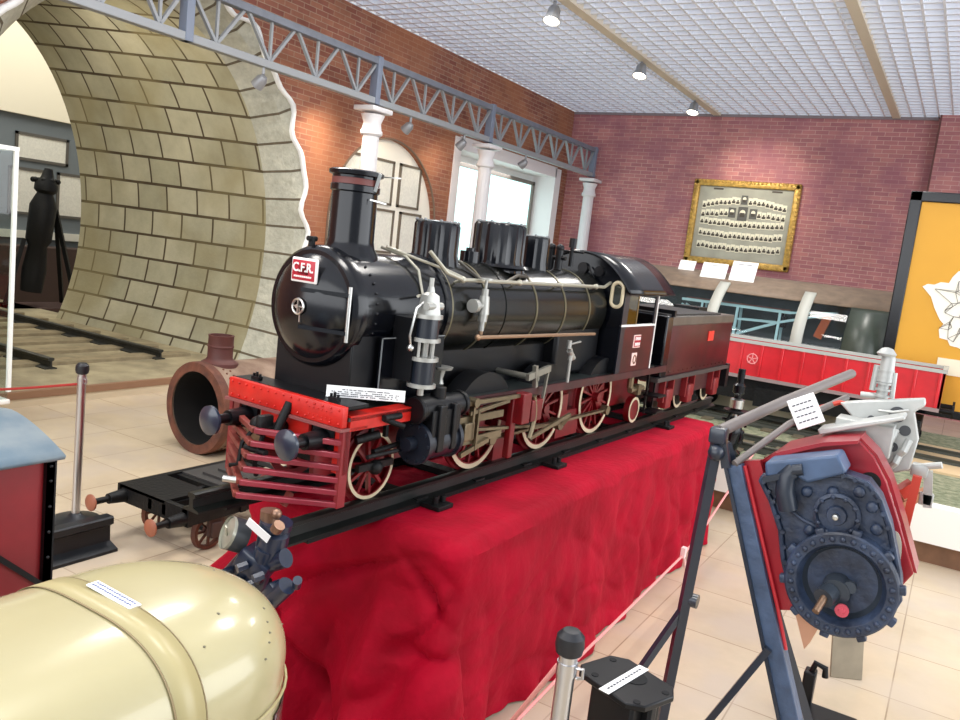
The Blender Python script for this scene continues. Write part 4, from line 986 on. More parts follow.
hoop(-.10, .062, .003, 'joint_strip', crs)
seamm = mat('seam_dark_line', (140, 122, 88), .6)  # thin darker line along both edges of the joint strip
hoop(-.104, .0035, .003, 'seam_line', seamm); hoop(-.04, .0035, .003, 'seam_line', seamm)
b = MB(); b.grid(rc_surf(.555, .64, .03, .27, 14, 8, .004)); b.build('nose_window', mat('dark_red_window', (84, 34, 34), .25), rc, solid=.002)
b = MB(); b.grid(rc_surf(.36, .5, .03, .27, 14, 8, .004)); b.build('nose_window', mat('dark_red_window', (0, 0, 0)), rc, solid=.002)
b = MB(); b.tube([Vector(rc_pt(s, .30)) + Vector((.004*(1 if s > .5 else -1), .004, 0)) for s in [i/60 for i in range(61)]], .003, 6); b.build('waist_bead', crs, rc)
pt = thing('name_strip', 'small white caption strip lying on the cream railcar roof beside the joint strip', 'caption strip', (-1.31, .937, 1.155), (0, .03, 0))
MB().box((0, 0, 0), (.135, .026, .003)).build('sheet', PAPER, pt, smooth=False)
b = MB()
for r_ in (.006, -.004):
    for k in range(16): b.box((-.058+k*.0077, r_, .0018), (.005, .004, .001))
b.build('printed_lines', mat('blue_ink', (90, 100, 140), .7), pt, smooth=False)
random.seed(5)
b = MB()
for (s, t) in ((.62, .62), (.64, .55), (.60, .66), (.655, .5), (.63, .58), (.45, .7), (.35, .75), (.5, .8), (.3, .62), (.7, .7), (.66, .8), (.58, .48)):
    p = rc_pt(s, t); b.sph(p, .0022+.0015*random.random(), (1.3, 1, .5), seg=6)
b.build('paint_chips', mat('chip_grey', (110, 104, 84), .8), rc)
ped = MB().bx(-1.6, -1.07, -.2, 1.1, 0, .619).build('pedestal', WHITE, None); tag(ped, 'plain white pedestal hidden under the cream railcar model', 'pedestal')

# ------------------------------------------------------------------ red van model, left edge
vred = mat('dark_red_van', (134, 24, 32), .4, var=.25, vscale=6); vroof = mat('blue_grey_roof', (98, 118, 132), .55, rgb2=(128, 140, 146), vscale=10)
vn = thing('van_model', 'dark red covered van model with blue-grey roof cut by the left edge', 'model van', (-2.2, .1, .87))
MB().bx(-.23, .23, 0, 1.1, .0, .36).build('body', vred, vn)
def vroofz(x): return .362+.07*(1-(abs(x)/.26)**1.6)
b = MB(); b.grid([[(v, y, vroofz(v)) for v in [(-.26+.52*i/20) for i in range(21)]] for y in (-.02, 1.125)]); b.build('roof', vroof, vn, solid=.012)
b = MB(); b.prism([(-.23, 1.088, .35), (.23, 1.088, .35)]+[(v, 1.088, vroofz(v)-.008) for v in [(.23-.46*i/12) for i in range(13)]], (0, .012, 0)); b.build('end_gable', vred, vn)
b = MB(); 
for y in (.0, .37, .74, 1.085): b.bx(.228, .245, y, y+.022, 0, .35)
b.bx(.21, .245, 1.085, 1.112, -.02, .36)
b.bar((.24, .76, .32), (.24, 1.08, .02), .014, .006, up=(1, 0, 0)); b.bar((.24, .38, .02), (.24, .74, .32), .014, .006, up=(1, 0, 0)); split_loose(b.build('side_framing', BLKM, vn))
b = MB()
for z in (.02, .09, .16, .23, .3, .34): b.sph((.246, 1.096, z), .005, seg=6)
b.build('corner_rivets', BLKM, vn)
MB().bx(-.22, .22, .02, 1.08, -.03, 0).build('sole_frame', BLKM, vn)
ped = MB().bx(-2.45, -2.0, -.2, 1.1, 0, .838).build('pedestal', WHITE, None); tag(ped, 'plain white pedestal under the dark red van model', 'pedestal')

# ------------------------------------------------------------------ rail section lying on the floor
rs = rail_mb((-3.87, 1.6, 0), (-3.87, 2.72, 0), .19, .17, .075).build('rail_section', mat('black_rail_section', (30, 33, 38), .42, .3, var=.3), None)
tag(rs, 'thick black piece of full-size rail lying on the floor beside the stanchion', 'rail section')

# ------------------------------------------------------------------ stanchions
chrome = mat('brushed_chrome', (196, 196, 198), .3, 1); knobm = mat('black_rubber_knob', (22, 24, 30), .45)
def stanchion(loc, label, rotx=0):
    t = thing('rope_stanchion', label, 'stanchion', loc, (0, rotx, 0), 'rope stanchions')
    MB().cyl((0, 0, .02), (0, 0, .9), .024, seg=24).build('post', chrome, t)
    MB().lathe([(0, .895), (.02, .895), (.034, .905), (.038, .925), (.036, .95), (.022, .965), (0, .968)], seg=24).build('knob', knobm, t)
    MB().tube([(.024, 0, .87), (.045, 0, .875), (.045, 0, .85), (.03, 0, .845)], .005, 8).cyl((0, 0, .845), (0, 0, .88), .027).build('rope_hook', chrome, t)
    MB().lathe([(0, 0), (.14, 0), (.14, .012), (.05, .03), (.026, .05), (0, .05)], seg=32).build('base', mat('dark_base', (40, 42, 46), .4, .5), t)
    return t
stanchion((-4.34, 2.82, 0), 'chrome rope stanchion standing on the floor behind the rail section at left')
stanchion((-.715, 1.83, 0), 'chrome rope stanchion in the foreground beside the black bracket casting', 0)
rp_ = mat('red_rope', (160, 40, 36), .7); rw_ = mat('pale_pink_rope', (226, 150, 145), .7)
r_ = MB().tube([(-4.34-.03*0-2.3*t_, 2.82-.25*t_, .84-.32*math.sin(PI*t_*.55)) for t_ in [i/16 for i in range(17)]], .008, 8).build('barrier_rope', rp_, None)
tag(r_, 'thin red barrier rope hooked on the left stanchion', 'rope')
pts = [(-.74, 1.83, .86), (-.95, 2.0, .5), (-1.12, 2.46, .24), (-1.13, 2.85, .25), (-1.14, 3.57, .26), (-1.15, 4.52, .28), (-1.16, 4.98, .34), (-1.18, 5.45, .41), (-1.2, 6.0, .5), (-1.2, 6.4, .6)]
r2 = MB().tube(pts, .007, 8).build('barrier_rope', rw_, None); tag(r2, 'pale pink cord sagging along the velvet drape beside the plinth', 'rope')
tg = thing('rope_tag', 'tiny white knot and tag on the pale cord against the velvet', 'tag', (-1.14, 4.5, .27))
MB().bx(-.02, .005, -.02, .02, .0, .06).tube([(0, .0, 0), (.0, .05, -.07), (0, .09, -.05)], .008, 6).build('tag_sheet', mat('pink_white_tag', (236, 200, 196), .7), tg)

# ------------------------------------------------------------------ glass display case at left edge
gm = glassmat('acrylic', (238, 244, 242), .05); edge = mat('acrylic_edge_white', (236, 240, 236), .3)
gc = thing('glass_display_case', 'tall clear display case with bright edges at the left edge of the picture', 'display case', (-6.62, 3.06, 0))
b = MB(); b.bx(-.35, .35, -.4, .395, .3, 2.22); b.build('glass_box', gm, gc, smooth=False)
b = MB()
for x in (-.36, .35):
    for y in (-.41, .395): b.bx(x-.01, x+.018, y-.01, y+.018, .36, 2.24)
for z in (2.21,): b.bx(-.37, .36, -.42, -.4, z, z+.03); b.bx(-.37, .36, .395, .415, z, z+.03); b.bx(-.37, -.35, -.42, .41, z, z+.03); b.bx(.34, .37, -.42, .415, z, z+.03)
b.build('corner_strips', edge, gc)
MB().bx(-.36, .37, -.41, .41, .26, .3).bx(-.3, .3, -.35, .35, 0, .26).build('case_foot', WHITE, gc, bevel=.01)
lt = thing('lantern', 'yellowish railway lantern inside the display case at the left edge', 'lantern', (-6.45, 3.2, .3))
MB().cyl((0, 0, 0), (0, 0, 1.0), .04).build('stand', WHITE, lt)
MB().lathe([(0, 1.0), (.13, 1.0), (.14, 1.15), (.1, 1.3), (.11, 1.36), (.05, 1.42), (0, 1.44)], seg=24).build('lamp_body', mat('yellow_brass_lamp', (200, 180, 96), .4, .3), lt)
cd = MB().bx(-.12, .12, -.005, .005, 0, .3).build('leaflet', PAPER, None); cd.location = (-6.35, 3.25, .31); tag(cd, 'white leaflet standing in the foot of the left display case', 'leaflet')

# ------------------------------------------------------------------ bogie chassis on the floor
chs = thing('wagon_chassis_model', 'bare black wagon chassis model with rusty wheels on the floor beyond the cream railcar', 'model chassis', (-3.72, 2.88, 0))
b = MB(); b.bx(-.3, .3, 0, .035, .2, .3); b.bx(-.32, -.28, 0, 1.9, .2, .3); b.bx(.25, .29, 0, 1.9, .2, .3); b.bx(-.3, .3, .38, .42, .2, .29); b.bx(-.3, .3, .85, .9, .2, .29); b.bx(-.3, .3, 1.86, 1.9, .2, .3)
b.bx(-.04, -.01, 0, 1.9, .22, .28); b.bx(.08, .11, 0, 1.9, .22, .28); b.bx(-.3, .1, .0, .3, .285, .302); b.build('frame', BLKD, chs, smooth=False)
b = MB()
for y in (.5, .62, .95, 1.3): b.box((-.02, y, .3), (.3, .03, .03))
b.bx(-.28, .08, .42, .8, .29, .3); b.build('deck_plates', mat('dusty_black_plate', (52, 50, 48), .6), chs)
for sx in (-1, 1):
    bo = MB().cyl((sx*.26, 0, .24), (sx*.26, -.1, .24), .04, .03, 16).cyl((sx*.26, -.1, .24), (sx*.26, -.2, .24), .018).build('buffer', BLKD, chs)
    MB().lathe([(0, -.008), (.04, -.006), (.048, 0), (.048, .008), (0, .012)], (sx*.26, -.21, .24), (0, 1, 0), 24).build('buffer_head', mat('worn_copper_buffer', (160, 96, 70), .55, var=.3), bo)
for y in (.22, .68):
    for sx in (-1, 1):
        b = MB(); b.lathe([(.088, -.015), (.115, -.015), (.11, .015), (.09, .015), (.088, -.015)], (sx*.22, y, .11), (1, 0, 0), 32); b.lathe([(0, -.02), (.03, -.02), (.03, .02), (0, .02)], (sx*.22, y, .11), (1, 0, 0), 16)
        for k in range(8): a = k*PI/4; b.bar((sx*.22, y, .11), (sx*.22, y+.09*math.cos(a), .11+.09*math.sin(a)), .01, .014, up=(1, 0, 0))
        b.build('wheel', RUST, chs)
        b = MB(); b.box((sx*.27, y, .13), (.05, .07, .09), bev=.008); b.bx(sx*.27-.01, sx*.27+.01, y-.05, y+.05, .1, .22); b.build('axle_box', mat('dark_rust_box', (66, 46, 40), .7), chs)
    MB().cyl((-.22, y, .11), (.22, y, .11), .018).build('axle', BLKD, chs)

# ------------------------------------------------------------------ rusty boiler barrel
rb = thing('boiler_barrel', 'rusty open-ended boiler barrel with a short stub chimney on the floor at left', 'boiler barrel', (-5.1, 4.3, 0), (0, 0, math.radians(-3)))
b = MB(); b.lathe([(.30, 0), (.36, 0), (.365, .02), (.365, 1.5), (.3, 1.5), (.3, 0)], (0, 0, .37), (0, 1, 0), 56); b.build('barrel', RUSTG, rb)
b = MB(); b.lathe([(.295, .001), (.295, .9), (0, .9)], (0, 0, .37), (0, 1, 0), 48); b.build('dark_inside', NEARBLK, rb, recalc=False)  # inside surface in one even near-black
b = MB(); b.lathe([(.296, -.012), (.368, -.012), (.374, .0), (.374, .06), (.366, .065), (.296, .06)], (0, 0, .37), (0, 1, 0), 56); b.build('front_ring', RUST, rb)
b = MB()
for k in range(44):
    a = 2*PI*k/44; b.sph((.366*math.cos(a), .12, .37+.366*math.sin(a)), .009, seg=6); b.sph((.366*math.cos(a+.07), .17, .37+.366*math.sin(a+.07)), .009, seg=6)
b.build('rivet_rows', RUST, rb)
b = MB(); b.lathe([(.15, -.02), (.145, .01), (.11, .03), (.1, .05), (.1, .13), (.105, .135), (.105, .145), (.1, .15), (.1, .22), (.105, .23), (.085, .23), (.08, .1)], (.0, .2, .725), (0, 0, 1), 36); b.build('stub_chimney', mat('brown_red_chimney', (92, 48, 42), .6, var=.3), rb)
MB().bx(-.2, .2, .3, .36, 0, .06).bx(-.2, .2, 1.1, 1.16, 0, .06).build('cradle', mat('timber_cradle', (130, 100, 70), .8), rb)

# ------------------------------------------------------------------ small black pump / injector at the end of the rails
bb = mat('blue_black_paint', (28, 38, 58), .3, coat=.4)
en = thing('small_pump_engine', 'small blue-black pump engine with a round dial at the near end of the plinth', 'pump engine', (-1.75, 1.73, .0))
b = MB()
b.lathe([(0, 0), (.04, 0), (.048, .01), (.048, .09), (.036, .1), (.05, .11), (.05, .13), (0, .13)], (.05, .02, .875), (.15, 0, 1), 24)
b.box((.02, 0, .86), (.11, .09, .07), rot=(0, .5, .3), bev=.012); b.cyl((-.06, .0, .8), (.12, .02, .9), .03); b.cyl((.02, 0, .78), (.06, 0, .92), .035); b.cyl((.1, -.02, .76), (.17, -.02, .84), .028)
b.cyl((-.1, -.02, .77), (-.03, .0, .87), .022); b.box((.12, -.02, .8), (.05, .05, .07), rot=(0, .6, 0), bev=.008); b.box((-.02, -.02, .78), (.06, .05, .05), rot=(0, .6, 0), bev=.008)
for p in ((-.04, -.04, .83), (.0, -.045, .8), (.06, -.05, .82), (.1, -.05, .86), (.13, -.04, .76), (.03, -.05, .87)): b.cyl(p, (p[0]-.01, p[1]-.03, p[2]-.006), .014, seg=6)
b.cyl((.19, 0, .84), (.21, -.02, .87), .014)
b.build('engine_body', bb, en)
b = MB(); b.cyl((-.045, .0, .925), (-.065, -.04, .942), .052, seg=28); b.build('dial_case', mat('dark_dial_case', (50, 54, 58), .4), en)
b = MB(); b.lathe([(0, .0), (.045, .0), (.052, -.004), (.052, .006)], (-.066, -.043, .943), (-.42, -.83, .36), 28); b.box((-.069, -.049, .945), (.012, .004, .06), rot=(.3, .5, -.3)); b.build('dial_face', mat('dial_glass', (176, 176, 160), .25, .3, var=.3), en)
b = MB(); b.sph((.085, 0, 1.035), .017); b.cyl((.05, .01, 1.0), (.05, .01, 1.035), .03, seg=20); b.cyl((.115, -.03, 1.0), (.13, -.03, 1.02), .018); b.build('brass_caps', mat('pink_brass', (140, 110, 92), .35, .8), en)
MB().box((.055, -.04, .985), (.09, .003, .026), rot=(0, .45, .15)).build('caption_label', PAPER, en)
MB().cyl((.03, .02, 0), (.03, .02, .8), .03).box((.03, .02, .01), (.2, .2, .02)).build('pedestal_post', BLKM, en)

# ------------------------------------------------------------------ cutaway engine on stand (right foreground)
YC = 2.9
frame_m = mat('bluish_black_steel', (34, 42, 56), .35, coat=.3, var=.25); beam_m = mat('slate_blue_beam', (70, 88, 116), .45, var=.35, vscale=14, bump=.2)
gearm = mat('slate_gearcase', (50, 64, 88), .42, rgb2=(30, 38, 54), vscale=12, bump=.3, bscale=30); crimson = mat('crimson_cutaway_paint', (158, 16, 34), .35, coat=.3, var=.2)
ce = thing('cutaway_engine', 'cutaway engine with slate-blue gear housing and crimson plates on a black trestle', 'cutaway engine', (-.25, YC, 0))
def cx(L, y=0): return [(x+.25, y, z) for x, z in L]
b = MB(); 
b.bar((-.432, .0, 1.335), (-.475, -.03, .0), .034); b.build('leg', frame_m, ce)
b = MB(); b.bar((-.41, .03, 1.30), (.08, .42, 0), .034); b.build('leg', frame_m, ce)
b = MB(); b.bar((-.415, -.0, 1.32), (-.385, -.0, 1.22), .03); b.build('leg', frame_m, ce)
b = MB(); b.bar((-.44, 0, .7), (-.56, -.12, .4), .024); b.bar((-.56, -.12, .4), (-.6, -.16, 0), .024); b.build('brace', frame_m, ce)
b = MB(); b.bar((-.14, -.01, .62), (-.36, -.02, .15), .024); b.bar((-.36, -.02, .15), (-.40, -.03, 0), .024); b.build('brace', frame_m, ce)
b = MB(); b.box((-.43, 0, 1.33), (.06, .06, .06), bev=.01); b.sph((-.425, -.02, 1.27), .03); b.cyl((-.45, 0, .7), (-.41, 0, .7), .026); b.build('frame_joint', frame_m, ce)
greyt = mat('grey_taupe_tube', (112, 104, 100), .5)
MB().tube([(-.43, 0, 1.345), (-.33, .6, 1.41), (-.17, 1.35, 1.50)], .022, 12).build('top_tube', greyt, ce)
MB().tube([(-.36, .0, 1.24), (-.24, .25, 1.38), (-.1, .62, 1.47)], .013, 12).build('top_tube', greyt, ce)
# blue beam + edge
b = MB(); b.prism(cx([(-.639, 1.224), (-.588, 1.242), (-.10, .0), (-.17, .0)]), (0, .07, 0)); b.build('slanted_beam', beam_m, ce, bevel=.004)
b = MB(); b.bar((-.389, -.008, 1.23), (.075, -.008, 0), .012, .012); b.build('beam_edge', frame_m, ce)
# red strip and plates
b = MB(); b.prism(cx([(-.60, 1.245), (-.535, 1.262), (-.325, .765), (-.40, .742)], .05), (0, .03, 0)); b.build('red_strip', crimson, ce)
b = MB(); b.tube([(-.33, .03, 1.235), (-.14, .03, .76), (-.09, .03, .62)], .007, 8); b.build('red_strip_edge', mat('bright_red_edge', (196, 48, 56), .4), ce)
RP = [(-.575, 1.215), (-.51, 1.281), (-.358, 1.353), (-.243, 1.384), (-.187, 1.337), (-.134, 1.26), (-.067, 1.118), (-.002, .967), (-.029, .913), (-.05, .83), (-.12, .78), (-.36, .9)]
b = MB(); b.prism(cx(RP, .17), (0, .02, 0)); b.build('red_backplate', crimson, ce, bevel=.004)
b = MB(); b.prism([(.25-.56, .12, 1.22), (.25-.50, .12, 1.287), (.25-.35, .12, 1.36), (.25-.24, .12, 1.391), (.25-.24, .12, 1.38), (.25-.35, .12, 1.345), (.25-.50, .12, 1.27)], (0, .3, 0)); b.prism([(.25-.243, .19, 1.384), (.25-.187, .19, 1.337), (.25-.134, .19, 1.26), (.25-.067, .19, 1.118), (.25-.002, .19, .967), (.25+.008, .19, .967), (.25-.057, .19, 1.122), (.25-.124, .19, 1.266), (.25-.18, .19, 1.345), (.25-.24, .19, 1.392)], (0, .14, 0)); b.build('red_rim', crimson, ce, smooth=False)
b = MB(); b.lathe([(0, 0), (.036, 0), (.036, .004), (0, .004)], (.065, .168, 1.247), (0, -1, 0), 28); b.build('dark_port', NEARBLK, ce)  # flat near-black disc in place of a hole
b = MB(); b.prism([(.25-.08+.032*math.cos(a)*1.0, .166, 1.01+.09*math.sin(a)) for a in [-PI/2+PI*q/14 for q in range(15)]], (0, .004, 0)); b.build('crescent_opening', mat('pale_opening', (196, 190, 174), .6), ce)
# gear housing
H = [(-.507, 1.22), (-.398, 1.26), (-.36, 1.265), (-.259, 1.283), (-.181, 1.274), (-.136, 1.229), (-.093, 1.146), (-.045, 1.008), (-.026, .918), (-.051, .842), (-.107, .778), (-.147, .752), (-.226, .752), (-.302, .784), (-.358, .847), (-.396, .937), (-.422, 1.041), (-.471, 1.139), (-.515, 1.2)]
b = MB(); b.prism(cx(H, .02), (0, .13, 0)); b.build('gear_housing', gearm, ce, bevel=.012)
# recess rim and ribs
b = MB(); hp = cx(H, .015); hp2 = []
for i, p in enumerate(hp):
    q = hp[(i+1) % len(hp)]; hp2 += [p, ((p[0]+q[0])/2, p[1], (p[2]+q[2])/2)]
b.tube(hp2, .009, 8, closed=True)
for i, p in enumerate(hp2): b.cyl((p[0]*.96+.002, p[1], p[2]), (p[0]*.96+.002, p[1]-.014, p[2]), .008, seg=6)
b.build('housing_flange', gearm, ce)
b = MB(); b.prism(cx([(-.507, 1.275), (-.281, 1.355), (-.245, 1.30), (-.36, 1.235), (-.40, 1.25), (-.496, 1.222)], -.02), (0, .14, 0)); b.build('top_box', mat('steel_blue_box', (72, 94, 126), .45, var=.3), ce, bevel=.010)
b = MB(); b.tube([(.25-.41, .0, 1.27), (.25-.43, -.01, 1.24), (.25-.425, -.02, 1.19), (.25-.405, -.015, 1.13)], .032, 14); b.bar((.25-.50, -.02, 1.215), (.25-.40, -.02, 1.262), .03, .02); b.cyl((.25-.41, -.02, 1.27), (.25-.38, -.02, 1.28), .02); b.build('side_pipe', mat('dark_slate_pipe', (34, 42, 54), .38), ce)
b = MB()
for k in range(4): b.tube([(.25-.36+.1*math.cos(a), .01, 1.13+.1*math.sin(a)+.0) for a in [(2.2+k*.02+.12*q) for q in range(8)]], .004, 6)
b.tube([(.25-.42, .012, 1.13), (.25-.36, .012, 1.10), (.25-.30, .012, 1.085)], .007, 6)
for p in ((-.2, 1.24), (-.155, 1.2), (-.13, 1.13), (-.36, 1.2), (-.33, 1.07), (-.28, 1.22)): b.sph((p[0]+.25, .01, p[1]), .02, (1, .7, 1), seg=10)
split_loose(b.build('housing_boss', gearm, ce))
b = MB(); b.lathe([(.045, -.03), (.045, -.01), (.07, -.01), (.07, 0)], (.25-.254, .0, 1.148), (0, -1, 0), 32)
b.lathe([(0, -.01), (.06, 0), (.075, .005), (.075, .03), (.064, .034), (.058, .02), (.034, .02), (.03, .035), (.012, .036), (.01, .05), (0, .05)], (.25-.254, .02, 1.148), (0, -1, 0), 36)
for k in range(10): a = k*PI/5; b.sph((.25-.254+.064*math.cos(a), -.014, 1.148+.064*math.sin(a)), .008, seg=8)
b.build('upper_bearing', gearm, ce); MB().lathe([(0, .012), (.009, .01), (.012, 0)], (.25-.254, -.03, 1.148), (0, -1, 0), 16).build('bearing_nut', STEEL, ce)
DC = (.25-.203, .0, .925)
b = MB(); b.lathe([(.178, -.12), (.178, .03), (.172, .036), (.14, .036), (.134, .03), (.125, .0), (.10, -.035), (.06, -.055), (0, -.06)], DC, (0, -1, 0), 64)
for k in range(30): a = 2*PI*k/30; b.sph((DC[0]+.156*math.cos(a), -.036, DC[2]+.156*math.sin(a)), .010, seg=8)
for k in range(10): a = 2*PI*k/10+.2; b.box((DC[0]+.18*math.cos(a), -.015, DC[2]+.18*math.sin(a)), (.03, .03, .03), rot=(0, -a, 0), bev=.005)
b.build('flywheel_housing', gearm, ce)
b = MB(); b.lathe([(.124, -.001), (.1, -.034), (.06, -.054), (0, -.056)], DC, (0, -1, 0), 64); b.build('polished_bowl', mat('polished_dark_bowl', (70, 78, 88), .25, .5), ce)
b = MB(); b.cyl((DC[0]-.01, .05, DC[2]-.02), (DC[0]-.01, -.03, DC[2]-.03), .05, .045, 24); b.cyl((DC[0]-.025, -.02, DC[2]-.035), (DC[0]-.04, -.06, DC[2]-.05), .034, seg=20); b.cyl((DC[0]+.03, -.01, DC[2]-.0), (DC[0]+.03, -.03, DC[2]), .02); b.build('hub', mat('slate_hub', (58, 66, 76), .4, .4), ce)
b = MB(); b.cyl((DC[0]-.035, -.05, DC[2]-.04), (DC[0]-.052, -.11, DC[2]-.085), .012); b.build('shaft_pin', mat('bronze_pin', (130, 104, 84), .4, .7), ce)
b = MB(); b.lathe([(0, .004), (.008, .004), (.010, 0), (.022, 0), (.022, -.01)], (DC[0]+.02, -.05, DC[2]-.078), (0, -1, 0), 20); b.build('red_plug', mat('pink_red_plug', (190, 70, 86), .4), ce)
# tan lower panel
b = MB(); b.prism(cx([(-.335, .75), (-.24, .76), (-.27, .66), (-.285, .63)], .06), (0, .012, 0)); b.build('copper_gusset', mat('pale_copper', (196, 146, 116), .6), ce)
b = MB(); b.prism(cx([(-.33, .74), (-.05, .80), (-.03, .30), (-.13, .02), (-.04, 0), (-.1, .0)][:0] or [(-.33, .745), (-.10, .79), (-.06, .42), (-.20, .40)], .1), (0, .01, 0)); 
b.bm.free()
# silver casting behind
sil = mat('silver_casting', (188, 190, 186), .42, .25, var=.2, vscale=10); 
SV = [(-.36, 1.46), (-.311, 1.475), (-.075, 1.532), (-.069, 1.507), (-.101, 1.474), (-.07, 1.375), (-.081, 1.256), (-.126, 1.233), (-.189, 1.249), (-.241, 1.297), (-.268, 1.35), (-.295, 1.404)]
b = MB(); b.prism(cx(SV, .5), (0, .05, 0)); b.build('silver_plate', sil, ce, bevel=.006)
b = MB(); b.prism(cx([(-.398, 1.372), (-.125, 1.479), (-.118, 1.467), (-.336, 1.374), (-.386, 1.352)], .3), (0, .14, 0)); b.bx(-.1, .1, .38, .5, 1.30, 1.42); b.build('silver_flange', sil, ce, bevel=.005)
b = MB()
for p, r in (((-.155, 1.455), .03), ((-.2, 1.36), .022), ((-.15, 1.33), .018), ((-.12, 1.4), .02), ((-.24, 1.42), .014)): b.lathe([(0, 0), (r, 0), (r, .003), (0, .003)], (p[0]+.25, .499, p[1]), (0, -1, 0), 20)
b.build('casting_ports', mat('dark_grey_port', (70, 72, 76), .7), ce)
b = MB(); 
for p in ((-.17, 1.30), (-.13, 1.28), (-.11, 1.33), (-.16, 1.36), (-.2, 1.29)): b.tube([(p[0]+.25-.02, .48, p[1]-.03), (p[0]+.25, .46, p[1]), (p[0]+.25+.01, .48, p[1]+.04)], .014, 8)
b.tube([(.25-.22, .48, 1.46), (.25-.17, .47, 1.465), (.25-.12, .48, 1.48)], .006, 6); b.build('cast_ribs', sil, ce)
b = MB(); b.cyl((.25-.225, .6, 1.48), (.25-.225, .6, 1.60), .022, seg=16); b.cyl((.25-.225, .6, 1.56), (.25-.225, .6, 1.66), .03, .024, 16); b.cyl((.25-.262, .6, 1.52), (.25-.26, .6, 1.62), .012); b.cyl((.25-.19, .6, 1.5), (.25-.195, .6, 1.6), .010); b.lathe([(.03, 0), (.036, .01), (.02, .03), (0, .035)], (.25-.235, .6, 1.66), (0, 0, 1), 16)
for k in range(5): b.cyl((.25-.225, .6, 1.5+.025*k), (.25-.225, .6, 1.508+.025*k), .03, seg=14)
b.cyl((.25-.30, .6, 1.495), (.25-.24, .6, 1.50), .012); b.build('valve_column', sil, ce)
b = MB(); b.cyl((.25-.10, .6, 1.242), (.25+.02, .58, 1.285), .013); b.bar((.25-.02, .6, 1.25), (.25+.0, .6, 1.11), .03, .03); b.box((.25-.01, .6, 1.14), (.05, .03, .05), bev=.006); b.box((.25-.05, .6, 1.245), (.06, .06, .05), bev=.01); b.build('crank_arm', sil, ce)
b = MB(); b.bar((.25-.10, .56, 1.09), (.25-.012, .62, 1.165), .03, .03); b.bar((.25-.09, .56, 1.13), (.25-.05, .6, 1.18), .02, .02); b.build('copper_rod', mat('copper_rod', (182, 124, 92), .4, .5), ce)
b = MB(); b.bar((.25-.10, .5, 1.16), (.25-.06, .52, 1.20), .05, .04); b.bar((.25-.06, .45, 1.0), (.25-.05, .45, 1.25), .03, .03); b.tube([(.25-.44, .5, 1.42), (.25-.36, .52, 1.46), (.25-.30, .52, 1.45)], .01, 6); b.build('red_arm', mat('orange_red_arm', (196, 62, 44), .45), ce)
cdp = (-0.430, 3.200, 1.459)
c_ = thing('information_card', 'tilted white information card fixed on the grey tube of the cutaway engine stand', 'card', (-.415, 3.17, 1.385), (-.25, -.5, .3))
MB().bx(-.05, .05, -.012, .002, -.0, .115).build('board', PAPER, c_, bevel=.002)
b = MB()
for k in range(4):
    for q in range(5): b.bx(-.038+q*.0145, -.038+q*.0145+.011, -.0145, -.012, .088-.022*k, .092-.022*k)
b.build('printed_lines', INK, c_, smooth=False)

# ------------------------------------------------------------------ black bracket casting with a caption strip (bottom centre)
mt = thing('bracket_casting', 'black cast bracket with bolt holes and a white caption strip at the bottom edge', 'bracket casting', (-.60, 1.98, 0), (0, 0, math.radians(-22)))
ti = Matrix.Rotation(.0, 4, 'X')
b = MB(); b.bm.free(); b = MB()
pr_ = [(-.12, -.055), (-.095, -.085), (.075, -.085), (.11, -.05), (.11, .06), (.08, .095), (-.08, .095), (-.12, .06)]
b.prism([(x, y, .79) for x, y in pr_], (0, 0, .018)); b.build('top_plate', BLKM, mt, bevel=.004)
b = MB(); b.bx(-.075, .075, -.055, .06, .3, .79); b.bx(-.1, .1, -.015, .015, .5, .79); b.bx(-.15, .12, -.08, .09, .5, .56); b.build('column_body', BLKM, mt, bevel=.008)
b = MB(); b.lathe([(0, 0), (.034, 0), (.034, .0015), (0, .0015)], (-.0, .03, .808), (0, 0, 1), 24)
for x, y in ((-.095, .045), (.09, .05), (.085, -.055), (-.06, -.06)): b.lathe([(0, 0), (.010, 0), (.010, .0015), (0, .0015)], (x, y, .808), (0, 0, 1), 16)
b.build('bolt_holes', mat('hole_black', (6, 6, 8), .9), mt)
MB().box((-.005, -.005, .811), (.03, .2, .002), rot=(0, 0, .19)).build('caption_strip', PAPER, mt)
b = MB()
for k in range(12): b.box((-.005-(k-5.5)*.014*math.sin(.19), -.005+(k-5.5)*.014*math.cos(.19), .8125), (.005, .009, .001), rot=(0, 0, .19))
b.build('printed_characters', INK, mt, smooth=False)
MB().bx(-.14, .14, -.12, .12, 0, .3).build('foot', BLKM, mt, bevel=.01)

# ------------------------------------------------------------------ loose pieces on the floor at right
lp_ = thing('metal_plate', 'small weathered metal plate standing on the floor below the cutaway engine', 'metal plate', (-.2, 4.25, 0), (-.25, 0, .55))
MB().bx(-.08, .08, -.006, .006, 0, .36).build('plate', mat('weathered_plate', (150, 138, 116), .6, var=.3), lp_, bevel=.003)
lk = thing('black_hook_bracket', 'black iron hook bracket on the floor at the bottom edge under the cutaway engine', 'bracket', (-.22, 3.72, 0))
MB().bx(-.13, .12, -.1, .06, 0, .05).bx(-.12, -.07, -.03, .04, .05, .22).build('base_bar', BLKM, lk, bevel=.008)
MB().tube([(-.095, 0, .2), (-.08, 0, .26), (-.04, 0, .25), (-.035, 0, .21)], .014, 10).build('hook', BLKM, lk)

